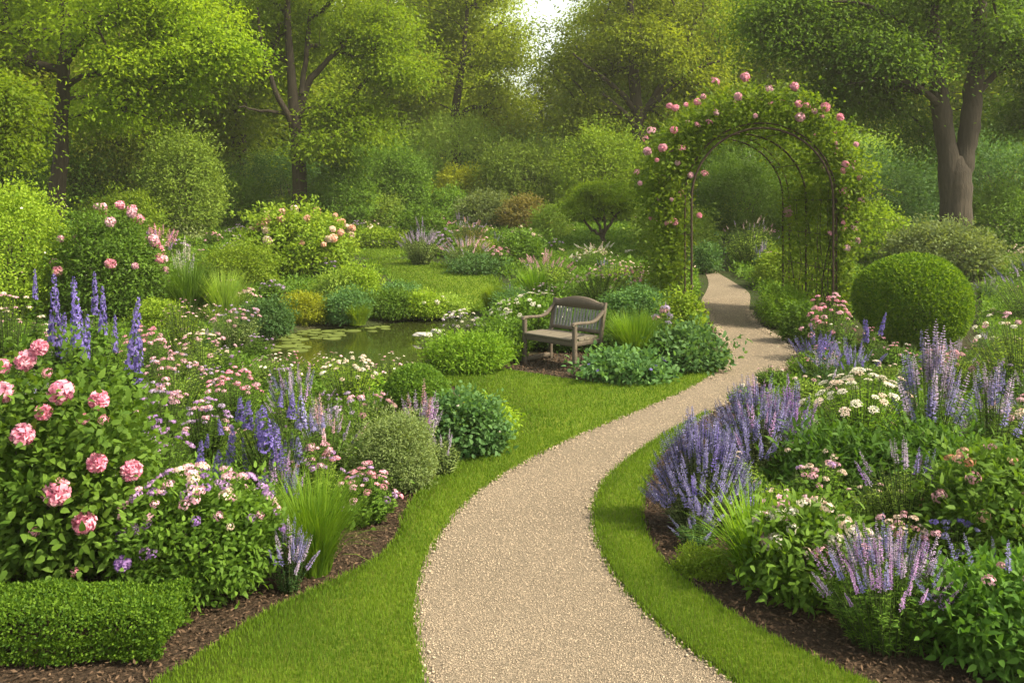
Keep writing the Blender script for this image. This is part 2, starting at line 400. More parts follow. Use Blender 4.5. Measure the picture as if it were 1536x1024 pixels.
from mathutils.geometry import tessellate_polygon
def sheet(name, P, dz, mat, skirt=.03):
    """flat or draped sheet with a cut edge, gridded so that it follows the slope"""
    mb = MB(); n = len(P); z = np.array([g(y) for y in P[:, 1]]) + dz
    V = np.c_[P, z]
    tri = tessellate_polygon([[Vector((p[0], p[1], 0)) for p in P]])
    mb.add(V, np.array(tri)[:, ::-1] if False else np.array(tri))
    W = np.concatenate([V, V - [0, 0, skirt]]); Fc = [(i, (i + 1) % n, n + (i + 1) % n, n + i) for i in range(n)]
    mb.add(W, Fc); o = mb.obj(name, mat); tag(o, kind='structure')
    me = o.data
    # faces up
    import bmesh
    bm = bmesh.new(); bm.from_mesh(me); bmesh.ops.remove_doubles(bm, verts=bm.verts, dist=1e-5); bmesh.ops.recalc_face_normals(bm, faces=bm.faces); bm.to_mesh(me); bm.free()
    return o

xs = np.concatenate([-np.geomspace(150, 16, 14), np.arange(-14, 14.01, .22), np.geomspace(16, 150, 14)])
ys = np.concatenate([[-60, -20, -6, -2], np.arange(0, 32, .22), np.geomspace(32.5, 160, 26)])
GX, GY = np.meshgrid(xs, ys)
GZ = np.vectorize(g)(GY)
inp = inside(pond, GX, GY); near = edge_dist(pond, GX, GY)
GZ = np.where(inp, GZ - np.clip(.10 + near * .9, 0, .5), np.where(near < .35, GZ - .07 * (1 - near / .35), GZ))
mb = MB(); nx = len(xs)
Fc = (np.arange(len(ys) - 1)[:, None] * nx + np.arange(nx - 1)[None]).ravel()
mb.add(np.c_[GX.ravel(), GY.ravel(), GZ.ravel()], np.stack([Fc, Fc + 1, Fc + nx + 1, Fc + nx], 1))
tag(mb.obj('ground', SOIL, smooth=True), kind='structure')
ribbon('path', PL, PR, .012, GRAVEL, 8)
sheet('lawn', lawn_left, .03, TURF); sheet('lawn', lawn_right, .03, TURF)
sheet('lawn', lawn_far, .014, TURF, .06); sheet('lawn', lawn_back, .014, TURF, .06)
patch = smooth_closed(poly([(752, 553), (770, 538), (830, 528), (905, 532), (925, 560), (905, 577), (850, 570), (790, 560)]), 2)
sheet('gravel_patch', patch, .016, MULCH, .02)
big = pond + (pond - pond.mean(0)) * .06
mbw = MB(); mbw.add(np.c_[big, np.full(len(big), -.075)], np.array(tessellate_polygon([[Vector((p[0], p[1], 0)) for p in big]])))
wat = mbw.obj('pond_water', WATER); tag(wat, kind='structure')

# turf blades, pebbles and bark chips: nobody could count them
def scatter(P, n_per, ymax=None, ymin=0, side=.3):
    lo = P.min(0); hi = P.max(0); lo = np.maximum(lo, [-60, ymin]); hi = np.minimum(hi, [60, ymax or 1e9])
    n = int((hi[0] - lo[0]) * (hi[1] - lo[1]) * n_per)
    X = R.uniform(lo[0], hi[0], n); Y = R.uniform(lo[1], hi[1], n)
    k = inside(P, X, Y) & (np.abs(X) < Y * .62 + side)
    return X[k], Y[k]
def pts(X, Y, dz): return np.c_[X, Y, np.vectorize(g)(Y) + dz] if len(X) else np.zeros((0, 3))
def patchy(X, Y):
    v = .5 + .22 * np.sin(X * 2.1 + np.sin(Y * 1.3) * 2) * np.sin(Y * 1.7 + X * .6) + .14 * np.sin(X * 6.3 + Y * 2.2 + np.sin(X * 3 - Y * 4)) + .10 * np.sin(Y * 9 - X * 4)
    return np.clip(v * .75 + (R.random(len(X)) - .5) * .8 + .1, 0, 1)
mb = MB()
for P in (lawn_left, lawn_right):
    for y0, y1, den, w, l in ((4.0, 6.5, 14000, .0036, .030), (6.5, 9.5, 7500, .0052, .032), (9.5, 15, 3000, .009, .034)):
        X, Y = scatter(P, den, y1, y0)
        if len(X): blades(mb, pts(X, Y, .028), R.uniform(0, 6.28, len(X)), l * R.uniform(.55, 1.25, len(X)), w, R.uniform(.1, .75, len(X)), seg=2, tint=patchy(X, Y))
for P in (lawn_far, lawn_back):
    X, Y = scatter(P, 700); blades(mb, pts(X, Y, .03), R.uniform(0, 6.28, len(X)), .04 * R.uniform(.5, 1.2, len(X)), .022, R.uniform(.1, .8, len(X)), seg=2)
    seg = np.linalg.norm(np.roll(P, -1, 0) - P, axis=1); i = np.repeat(np.arange(len(P)), (seg * 150).astype(int)); t = R.random(len(i))[:, None]
    E = P[i] * (1 - t) + np.roll(P, -1, 0)[i] * t + R.normal(size=(len(i), 2)) * .10
    blades(mb, pts(E[:, 0], E[:, 1], 0), R.uniform(0, 6.28, len(E)), R.uniform(.06, .14, len(E)), .026, R.uniform(.2, 1.0, len(E)), seg=2)
# a ragged fringe along the cut edges
for P in (lawn_left, lawn_right):
    seg = np.linalg.norm(np.roll(P, -1, 0) - P, axis=1); n = (seg * 420).astype(int)
    i = np.repeat(np.arange(len(P)), n); t = R.random(len(i))[:, None]
    E = P[i] * (1 - t) + np.roll(P, -1, 0)[i] * t + R.normal(size=(len(i), 2)) * .020
    k = (E[:, 1] > 4) & (E[:, 1] < 14.6) & (np.abs(E[:, 0]) < E[:, 1] * .62); E = E[k]
    blades(mb, pts(E[:, 0], E[:, 1], .012), R.uniform(0, 6.28, len(E)), R.uniform(.022, .05, len(E)), .0032 + .0006 * E[:, 1], R.uniform(.2, 1.0, len(E)), seg=2)
tag(mb.obj('lawn_grass', LM['lawn']), kind='stuff')

def stones(mb, P, s):
    n = len(P); o = np.array([[1, 0, 0], [0, 1, 0], [-1, 0, 0], [0, -1, 0], [0, 0, .8], [0, 0, -.5]])
    j = 1 + R.uniform(-.35, .35, (n, 6, 1)); a = R.uniform(0, 6.28, n); ca, sa = np.cos(a), np.sin(a)
    M = np.zeros((n, 3, 3)); M[:, 0, 0] = ca; M[:, 0, 1] = -sa; M[:, 1, 0] = sa; M[:, 1, 1] = ca; M[:, 2, 2] = 1
    asp = np.stack([np.ones(n), R.uniform(.55, 1, n), R.uniform(.4, .8, n)], 1)
    V = np.einsum('nij,nkj->nki', M, o[None] * j * asp[:, None] * s[:, None, None]) + P[:, None]
    f = np.array([(0, 1, 4), (1, 2, 4), (2, 3, 4), (3, 0, 4), (1, 0, 5), (2, 1, 5), (3, 2, 5), (0, 3, 5)])
    mb.add(V.reshape(-1, 3), (f[None] + (np.arange(n) * 6)[:, None, None]).reshape(-1, 3), np.repeat(R.random(n), 8))
mb = MB()
for y0, y1, den, s in ((4.0, 6.0, 7500, .0048), (6.0, 8.5, 4200, .0060), (8.5, 13, 1400, .0085), (13, 22, 420, .012)):
    X, Y = scatter(path_poly, den, y1, y0); stones(mb, pts(X, Y, .013), s * R.uniform(.5, 1.5, len(X)) ** 1)
for E0 in (PL, PR):                                       # loose stones gather along the edges, a few lie in the turf
    dl = np.linalg.norm(np.diff(E0, axis=0), axis=1); i = np.repeat(np.arange(len(dl)), (dl * 190).astype(int)); t = R.random(len(i))[:, None]
    E = E0[i] * (1 - t) + E0[i + 1] * t + R.normal(size=(len(i), 2)) * .05; E = E[(E[:, 1] > 4) & (E[:, 1] < 20)]
    stones(mb, pts(E[:, 0], E[:, 1], .022), (.0045 + .0005 * E[:, 1]) * R.uniform(.6, 1.8, len(E)))
tag(mb.obj('path_gravel', PEBBLE), kind='stuff')

mulch_l = poly([(0, 1100), (225, 1035), (310, 985), (395, 925), (478, 888), (560, 850), (600, 812), (606, 780), (625, 745), (668, 712), (715, 682), (640, 690), (560, 740), (500, 800), (400, 870), (250, 900), (0, 960), (-300, 1000)])
mulch_r = poly([(1032, 640), (983, 690), (968, 722), (958, 768), (964, 802), (985, 840), (1030, 880), (1100, 930), (1200, 985), (1300, 1030), (1480, 1110), (1500, 960), (1300, 880), (1150, 800), (1080, 720)])
mb = MB()
for P in (mulch_l, mulch_r):
    X, Y = scatter(P, 1700, 9.5, 3.6); n = len(X)
    add_leaves(mb, pts(X, Y, .012) + R.normal(size=(n, 3)) * .006, R.normal(size=(n, 3)) * [1, 1, .35], R.normal(size=(n, 3)) * .5 + [0, 0, 1], R.uniform(.012, .045, n), R.uniform(.006, .016, n))
X, Y = scatter(patch, 1500); n = len(X)
add_leaves(mb, pts(X, Y, .02), R.normal(size=(n, 3)) * [1, 1, .35], R.normal(size=(n, 3)) * .5 + [0, 0, 1], R.uniform(.02, .05, n), .018)
tag(mb.obj('bark_chips', CHIP), kind='stuff')

# ------------------------------------------------------------------ flower heads (shared meshes at unit size)
FM = {}
def fmesh(kind, col, var=0):
    key = (kind, col, var)
    if key in FM: return FM[key]
    mb = MB()
    if kind == 'ball':                                    # full double bloom
        n = (190, 150, 115)[var]; i = np.arange(n) + .5; ph = np.arccos(1 - 2 * i / n); th = np.pi * (1 + 5 ** .5) * i
        d = np.c_[np.cos(th) * np.sin(ph), np.sin(th) * np.sin(ph), np.cos(ph)]; d = nrm(d + R.normal(size=d.shape) * .10)
        rr = R.uniform(.45, .82, n)[:, None] * np.array([(1, 1, 1), (1.05, .95, .78), (.8, .85, .7)][var])
        tg = nrm(np.cross(d, R.normal(size=d.shape)))
        add_leaves(mb, d * rr, nrm(d * .55 + tg * .8), nrm(d), R.uniform(.30, .52, n), R.uniform(.34, .52, n), 'leaf', fold=.25, droop=.3)
        add_leaves(mb, d * .3, nrm(d + tg * .5), tg, .60, .5)
    elif kind == 'cluster':                               # domed head of small florets
        n = 34; d = rv(n); d[:, 2] = np.abs(d[:, 2]) * .9 - .15; P = d * [1, 1, .62] * R.uniform(.75, 1.05, n)[:, None]
        for k in range(5):
            a = R.normal(size=d.shape); tg = nrm(np.cross(d, a))
            add_leaves(mb, P + d * .02, nrm(tg + d * .25), d, R.uniform(.24, .34, n), .24)
        stems(mb, np.repeat([[0, 0, -.7]], 12, 0), P[:12] * .4 + [0, 0, -.3], P[:12], .02, .012, 1)
    elif kind == 'umbel':                                 # flat plate of tiny florets
        n = 60; a = R.uniform(0, 6.28, n); r = np.sqrt(R.random(n)); P = np.c_[r * np.cos(a), r * np.sin(a), .28 - .3 * r ** 2 + R.normal(size=n) * .04]
        for k in range(3):
            tg = R.normal(size=(n, 3)) * [1, 1, .15]; add_leaves(mb, P, tg, np.repeat([[0, 0, 1.]], n, 0) + R.normal(size=(n, 3)) * .35, .22, .2)
        stems(mb, np.repeat([[0, 0, -.8]], 16, 0), P[:16] * .5 + [0, 0, -.35], P[:16], .02, .012, 1)
    elif kind == 'spike':                                 # whorled spire, unit length
        n = 110; t = R.random(n) ** .9; t = np.round(t * 16) / 16 * .75 + t * .25
        a = R.uniform(0, 6.28, n); r = (.075 * (1 - t) ** .6 + .012) * R.uniform(.7, 1.2, n)
        o = np.c_[np.cos(a), np.sin(a), np.full(n, .35)]
        P = np.c_[np.cos(a) * r * .25, np.sin(a) * r * .25, t]
        add_leaves(mb, P, o, R.normal(size=(n, 3)) * .6 + [0, 0, 1], r * 1.25, .048 * (1.15 - t * .6), tint=np.clip(t * .5 + R.random(n) * .6, 0, 1))
        stems(mb, np.array([[0, 0, -.05]]), np.array([[0, 0, .5]]), np.array([[0, 0, 1.]]), .012, .006, 1)
    elif kind == 'delph':                                 # fat candle of open florets
        n = 150; t = R.random(n) ** 1.1; t = np.round(t * 22) / 22 * .6 + t * .4; a = R.uniform(0, 6.28, n); r = (.085 * (1 - t) ** .5 + .010) * R.uniform(.55, 1.25, n)
        c = np.c_[np.cos(a) * r, np.sin(a) * r, t]; o = np.c_[np.cos(a), np.sin(a), np.full(n, .15)]
        for k in range(3):
            tg = nrm(np.cross(o, R.normal(size=(n, 3)))); add_leaves(mb, c, nrm(tg + o * .35), o, .055 * (1.2 - t * .7), .045 * (1.2 - t * .7), tint=R.random(n))
        stems(mb, np.array([[0, 0, -.05]]), np.array([[0, 0, .5]]), np.array([[0, 0, 1.]]), .014, .006, 1)
    elif kind == 'plume':                                 # feathery panicle
        n = 170; t = R.random(n); a = R.uniform(0, 6.28, n); r = .22 * (1 - t) ** .8 * R.uniform(.2, 1, n)
        P = np.c_[np.cos(a) * r, np.sin(a) * r, t + r * .25]; add_leaves(mb, P, rv(n) + [0, 0, .6], rv(n), .075, .05)
        stems(mb, np.repeat([[0, 0, 0.]], 14, 0), P[:14] * [.3, .3, .8], P[:14], .01, .006, 1)
    elif kind == 'dot':                                   # open five-petalled flower
        for k in range(5):
            a = k * 1.2566; d = np.array([[math.cos(a), math.sin(a), .25]]); add_leaves(mb, np.zeros((1, 3)), d, np.array([[0, 0, 1.]]), 1, .85)
            d2 = np.array([[math.cos(a + .6), math.sin(a + .6), .7]]); add_leaves(mb, np.zeros((1, 3)), d2, np.array([[0, 0, 1.]]), .65, .55)
    FM[key] = mb.mesh(kind + '_' + col, [PM[col], STEM]); return FM[key]
FNAME = dict(ball='bloom', cluster='flower_cluster', umbel='flower_head', spike='flower_spike', delph='flower_spike', plume='flower_plume', dot='flower')
def flower(kind, col, parent, loc, size, up=(0, 0, 1), nv=3):
    o = bpy.data.objects.new(FNAME[kind], fmesh(kind, col, int(R.integers(nv)))); C.objects.link(o); o.parent = parent
    o.location = loc; o.scale = (size,) * 3
    q = Vector(up).normalized().to_track_quat('Z', 'Y') @ Matrix.Rotation(R.uniform(0, 6.28), 3, 'Z').to_quaternion()
    o.rotation_euler = q.to_euler(); return o
def flower_mass(name, parent, kind, col, locs, sizes, ups):
    src = fmesh(kind, col, 0); n = len(src.vertices); co = np.zeros(n * 3, np.float32); src.vertices.foreach_get('co', co); co = co.reshape(-1, 3)
    L_ = np.zeros(len(src.loops), np.int32); src.loops.foreach_get('vertex_index', L_); F4 = L_.reshape(-1, 4); mi = np.zeros(len(src.polygons), np.int32); src.polygons.foreach_get('material_index', mi)
    mb = MB()
    for p, s, u in zip(locs, sizes, ups):
        M = np.array((Vector(u).normalized().to_track_quat('Z', 'Y') @ Matrix.Rotation(R.uniform(0, 6.28), 3, 'Z').to_quaternion()).to_matrix())
        mb.add(co @ M.T * s + p, F4, R.random(len(F4)), mi)
    o = mb.obj(name, [PM[col], STEM], parent); o['kind'] = 'stuff'; return o
def pick(cols): return cols if isinstance(cols, str) else cols[int(R.integers(len(cols)))]

# ------------------------------------------------------------------ plant builders, all in metres with the foot at the origin
def dome(w, d, h, n, lump=.22, zc=.38, low=-.75, nl=9):
    """points on a lumpy dome: direction, position, outward normal"""
    D = rv(int(n * 2.4)); D = D[D[:, 2] > low][:n]
    B = rv(nl); B[:, 2] = np.abs(B[:, 2]) * .8; amp = R.uniform(.4, 1, nl) * lump
    r = 1 - lump * .45 + sum(a * np.exp(7 * (D @ b - 1)) for a, b in zip(amp, B))
    S = np.where(D[:, 2:3] > 0, [[w / 2, d / 2, h * (1 - zc)]], [[w / 2, d / 2, h * zc]])
    P = D * r[:, None] * S + [0, 0, h * zc]
    P[:, 2] = np.maximum(P[:, 2], .02)
    return D, P, nrm(D / S * S.mean())
def shrub_parts(root, w, h, mat, L=.05, asp=.5, cov=3.0, lump=.40, kind='kite', clip=False, Y=10, d=None, twig=True, low=-.75, shell=.35, zc=.38, droopy=0.0, nmax=26000):
    d = d or w; L = max(L, .0030 * Y); W = L * asp
    area = math.pi * (w + d) / 2 * h * .9 + math.pi * w * d / 4
    n = int(min(nmax, cov * area / (L * W * .55)))
    mb = MB()
    if clip:
        D, P, N = dome(w, d, h, n, lump, zc, low); n = len(P)
        P = P * (1 - R.random(n) ** 2 * .10)[:, None]
        add_leaves(mb, P, N * .7 + R.normal(size=(n, 3)) * .6 + [0, 0, .25], N + R.normal(size=(n, 3)) * .7, L * R.uniform(.7, 1.3, n), W * R.uniform(.8, 1.2, n), kind)
    else:
        m = max(12, n // 14); D, P, N = dome(w, d, h, m, lump, zc, low); m = len(P)
        P = (P - [0, 0, h * .3]) * (1 - shell * R.random(m) ** 1.6 + .16 * np.maximum(0, R.normal(size=m)))[:, None] + [0, 0, h * .3]; P[:, 2] = np.maximum(P[:, 2], .02)
        k = max(1, n // m); i = np.repeat(np.arange(m), k); n = len(i)
        sp = max(L * 1.1, .06 * min(w, h))
        O = R.normal(size=(n, 3)) * sp * [1, 1, .7]
        Q = P[i] + O; Q[:, 2] = np.maximum(Q[:, 2], .01)
        tw = N[i] + R.normal(size=(m, 3))[i] * .45
        add_leaves(mb, Q, tw * .7 + R.normal(size=(n, 3)) * .55 + [0, 0, .15 - droopy], N[i] * .5 + R.normal(size=(n, 3)) * .5 + [0, 0, .7], L * R.uniform(.65, 1.3, n), W * R.uniform(.8, 1.2, n), kind,
                   tint=np.clip(R.random(m)[i] * .6 + R.random(n) * .4, 0, 1))
    if not clip:                                          # young shoots that break the outline
        s = int(10 + 16 * w); D, P, N = dome(w, d, h, s, lump, zc, -.1); s = len(P); k = 11; i = np.repeat(np.arange(s), k); t = R.random(s * k)[:, None]
        u = nrm(N * .6 + [0, 0, .7 - droopy] + R.normal(size=(s, 3)) * .35); ln = (R.uniform(.10, .30, s) * min(h, w))[i][:, None]
        Q = (P * .93)[i] + u[i] * ln * t + R.normal(size=(s * k, 3)) * L * .25 - np.array([0, 0, .25]) * ln * t ** 2
        add_leaves(mb, Q, u[i] * .7 + R.normal(size=(s * k, 3)) * .6, R.normal(size=(s * k, 3)) * .6 + [0, 0, .8], L * R.uniform(.6, 1.15, s * k), W, kind, tint=np.clip(.45 + .55 * R.random(s * k), 0, 1))
    mb.obj('foliage', mat if not isinstance(mat, str) else LM[mat], root)
    mb = MB(); s = max(5, int(w * 8)); a = R.uniform(0, 6.28, s); A = np.c_[np.cos(a), np.sin(a), np.zeros(s)] * w * .07
    D, P, N = dome(w * .8, d * .8, h * .85, s, .1, zc, .1); s = min(s, len(P))
    stems(mb, A[:s], A[:s] + [0, 0, h * .4], P[:s], .012 * h + .004, .004, 0, 4)
    mb.obj('stem', TWIG, root)
def flowers_on(root, w, h, kinds, cols, n, size, zc=.38, lo=.05, d=None, lump=.1, out=1.12):
    D, P, N = dome(w * out, (d or w) * out, h * out, n * 3, lump, zc, lo); P = P[:n]; N = N[:n]
    for p, q in zip(P, N):
        flower(pick(kinds), pick(cols), root, p, size * R.uniform(.7, 1.25), q + np.array([0, 0, .5]))
def peren_parts(root, w, h, mat, ns=60, lf=14, L=.06, asp=.18, z0=.1, z1=.85, fl=None, cols='pale', nf=30, fs=.03, kind='kite', Y=8, flat=.35, up=.5, base=.3, d=None, extra=0):
    """a clump of leafy stems with flower heads at their tips"""
    d = d or w; L = max(L, .0026 * Y); Wd = max(L * asp, .0011 * Y)
    mb = MB(); a = R.uniform(0, 6.28, ns); r = np.sqrt(R.random(ns))
    A = np.c_[np.cos(a) * r * base * w / 2, np.sin(a) * r * base * d / 2, np.zeros(ns)]
    T = np.c_[np.cos(a) * r * w / 2, np.sin(a) * r * d / 2, h * (1 - flat * r ** 2) * R.uniform(.78, 1.0, ns)]
    M = A * .6 + T * .4; M[:, 2] = T[:, 2] * .6
    stems(mb, A, M, T, .0025 + .00022 * Y, .0012 + .00012 * Y, 1, 4)
    n = ns * lf; i = np.repeat(np.arange(ns), lf); t = R.uniform(z0, z1, n)[:, None]
    P = A[i] * (1 - t) ** 2 + M[i] * 2 * t * (1 - t) + T[i] * t ** 2
    tan = nrm((M - A)[i] * (1 - t) + (T - M)[i] * t)
    b = R.uniform(0, 6.28, n); o = np.c_[np.cos(b), np.sin(b), np.zeros(n)]
    add_leaves(mb, P, o + tan * up, tan + o * -.3 + R.normal(size=(n, 3)) * .25, L * R.uniform(.6, 1.3, n) * (1.15 - .5 * t[:, 0]), Wd, kind, 0, droop=.25)
    mb.obj('foliage', [LM[mat] if isinstance(mat, str) else mat, STEM], root)
    if fl:
        k = np.argsort(-T[:, 2] + R.normal(size=ns) * h * (.34 if fl in ('cluster', 'umbel', 'dot') else .22))[:nf]
        k2 = R.permutation(np.setdiff1d(np.arange(ns), k))[:extra]
        if extra: flower_mass('flower_spike', root, fl, pick(cols), T[k2] - nrm((T - M)[k2]) * fs * .3, fs * R.uniform(.7, 1.2, len(k2)), nrm((T - M)[k2]))
        for j in k:
            u = nrm((T - M)[j])
            flower(pick(fl), pick(cols), root, T[j] - u * (fs * .25 if fl in ('spike', 'delph', 'plume') else 0), fs * R.uniform(.7, 1.25), u)
def grass_parts(root, w, h, mat, n=500, bw=.008, lean=.75, Y=8, d=None):
    mb = MB(); a = R.uniform(0, 6.28, n); r = np.sqrt(R.random(n)) * w * .16
    P = np.c_[np.cos(a) * r, np.sin(a) * r, np.zeros(n)]
    blades(mb, P, a + R.normal(size=n) * .5, h * R.uniform(.75, 1.35, n), max(bw, .0013 * Y), np.abs(R.normal(size=n)) * .28 + lean * R.random(n) * .75, seg=5)
    mb.obj('foliage', LM[mat] if isinstance(mat, str) else mat, root)

# ------------------------------------------------------------------ placing a plant by the box it fills in the photograph
def spot(x0, x1, yt, yb, depth=.8):
    yf = dist(yb); w = (x1 - x0) / F * yf
    y = yf + w * depth / 2; w = (x1 - x0) / F * y
    x = at((x0 + x1) / 2, y); h = zof(yt, y) - g(y)
    return x, y, w, max(h, .05)
def SH(name, cat, box, label, mat, L=.05, fl=None, group=None, depth=.8, **k):
    x, y, w, h = spot(*box, depth)
    r = thing(name, label, cat, (x, y, g(y) - .01), group)
    shrub_parts(r, w, h, mat, L, Y=y, d=w * depth, **k)
    if fl:
        for (kind, col, n, s, *o) in fl: flowers_on(r, w, h, kind, col, n, max(s, .0016 * y), d=w * depth, lo=o[0] if o else .05, zc=k.get('zc', .38))
    return r
def PE(name, cat, box, label, mat, group=None, depth=.8, **k):
    x, y, w, h = spot(*box, depth)
    r = thing(name, label, cat, (x, y, g(y) - .01), group)
    peren_parts(r, w, h, mat, Y=y, d=w * depth, **k); return r
def GR(name, cat, box, label, mat, group=None, depth=.8, **k):
    x, y, w, h = spot(*box, depth)
    r = thing(name, label, cat, (x, y, g(y) - .01), group)
    grass_parts(r, w, h, mat, Y=y, **k); return r
# ------------------------------------------------------------------ bench
def beam(mb, a, b, w, d, side=(0, 1, 0), mat=0):
    """squared timber from a to b, w across `side`, d across the other way, with its long edges eased"""
    a = np.array(a, float); b = np.array(b, float); T = nrm(b - a); S = np.array(side, float); S = nrm(S - T * (S @ T)); U = np.cross(T, S)
    e = min(w, d) * .16; x, y = w / 2, d / 2
    prof = [(x - e, -y), (x, -y + e), (x, y - e), (x - e, y), (-x + e, y), (-x, y - e), (-x, -y + e), (-x + e, -y)]
    V = [p + S * i + U * j for p in (a, b) for i, j in prof]
    mb.add(V, [(i, (i + 1) % 8, 8 + (i + 1) % 8, 8 + i) for i in range(8)], R.random(), mat)
    mb.add(V, [list(range(7, -1, -1)), list(range(8, 16))], .5, mat)
fl_ = np.array(gp(787, 545)); fr_ = np.array(gp(862, 559))
ex = nrm(fr_ - fl_); BL = np.linalg.norm(fr_ - fl_)
bench = thing('garden_bench', 'weathered wooden bench with arched back and grey slats beside the lawn', 'bench', (fl_[0], fl_[1], .012), rz=math.atan2(ex[1], ex[0]))
BD = .54
def part(name, fn, mat, par=bench):
    m = MB(); fn(m); return m.obj(name, mat, par)
for x in (0, BL):
    part('leg', lambda m: beam(m, (x, 0, 0), (x, 0, .635), .06, .06), WOODF)
    def rear(m):
        p = [(x, BD, 0), (x, BD, .44), (x, BD + .10, .915)]
        beam(m, p[0], p[1], .055, .055); beam(m, (x, BD + .003, .42), p[2], .052, .052)
    part('rear_leg', rear, WOODF)
    def arm(m):
        P = smooth_open(np.array([(x, -.045, .635), (x, -.03, .662), (x, .08, .668), (x, .26, .655), (x, .40, .662), (x, .50, .72), (x, BD + .06, .80)]), 2)
        for a, b in zip(P[:-1], P[1:]): beam(m, a, b + (b - a) * .12, .062, .036, (1, 0, 0))
    part('armrest', arm, WOODF)
    part('side_rail', lambda m: beam(m, (x, .032, .385), (x, BD - .03, .385), .03, .07, (1, 0, 0)), WOODF)
    part('foot_rail', lambda m: beam(m, (x, .034, .055), (x, BD - .03, .07), .05, .055, (1, 0, 0)), WOODF)
part('apron', lambda m: beam(m, (.033, 0, .383), (BL - .033, 0, .383), .028, .075, (0, 1, 0)), WOODF)
def seat(m):
    for i in range(5):
        y = -.02 + i * .112
        beam(m, (-.02 if 0 < i < 4 else .034, y + .03, .44), (BL + .02 if 0 < i < 4 else BL - .034, y + .03, .44), .105, .028, (0, 1, 0))
part('seat', seat, WOODS)
def toprail(m):
    n = 18
    for i in range(n):
        t0, t1 = i / n, (i + 1) / n
        f = lambda t: .865 + .062 * max(0, 1 - ((t - .5) / .36) ** 2) ** .8
        for (a, b) in ((t0, t1),):
            xa, xb = a * BL, b * BL; z0 = .80
            ya = BD + .085
            V = [(xa, ya - .02, z0), (xb, ya - .02, z0), (xb, ya - .02, f(b) + .04), (xa, ya - .02, f(a) + .04), (xa, ya + .028, z0), (xb, ya + .028, z0), (xb, ya + .035, f(b) + .04), (xa, ya + .035, f(a) + .04)]
            m.add(V, [(0, 1, 2, 3), (5, 4, 7, 6), (3, 2, 6, 7), (1, 0, 4, 5)] + ([(4, 0, 3, 7)] if i == 0 else []) + ([(1, 5, 6, 2)] if i == n - 1 else []))
part('top_rail', toprail, WOODF)
part('back_rail', lambda m: beam(m, (.03, BD + .012, .50), (BL - .03, BD + .012, .50), .03, .05, (0, 1, 0)), WOODF)
for i in range(15):
    x = .055 + (BL - .11) * i / 14
    part('slat', lambda m: beam(m, (x + R.normal() * .004, BD + .014, .52), (x + R.normal() * .008, BD + .082, .815), .038, .014, (1, 0, 0)), WOODG)

# ------------------------------------------------------------------ rose arch
AX0, AX1, AY0, AY1, SPR = 3.31, 5.92, 17.2, 20.4, 2.42
AR = (AX1 - AX0) / 2; AXC = (AX0 + AX1) / 2
arch = thing('garden_arch', 'tall rusty iron rose arch of slender hoops spanning the gravel path', 'arch', (AXC, (AY0 + AY1) / 2, 0))
ac = np.array([AXC, (AY0 + AY1) / 2, 0])
def hoop(y, r=0.0, z0=0):
    a = np.linspace(math.pi, 0, 29)
    P = [(-AR - r, y, z0), (-AR - r, y, SPR * .5)] + [(math.cos(t) * (AR + r), y, SPR + math.sin(t) * (AR + r)) for t in a] + [(AR + r, y, SPR * .5), (AR + r, y, z0)]
    return np.array(P)
for y in (AY0, AY0 + 1.6, AY1):
    m = MB(); yy = y - ac[1]; tube(m, hoop(yy, 0, g(y)), .021, 7); m.obj('hoop', METAL, arch, True)
for y in (AY0 + .12, AY1 - .12):
    m = MB(); yy = y - ac[1]; tube(m, hoop(yy, .10, g(y)), .016, 6); m.obj('outer_hoop', METAL, arch, True)
for s in (-1, 1):
    for z in (.45, 1.1, 1.75, 2.4):
        m = MB(); tube(m, [(s * AR, AY0 - ac[1], z), (s * AR, 0, z), (s * AR, AY1 - ac[1], z)], .010, 5); m.obj('crossbar', METAL, arch)
for t in np.linspace(.55, math.pi - .55, 4):
    m = MB(); tube(m, [(math.cos(t) * AR, AY0 - ac[1], SPR + math.sin(t) * AR), (math.cos(t) * AR, AY1 - ac[1], SPR + math.sin(t) * AR)], .010, 5); m.obj('crossbar', METAL, arch)

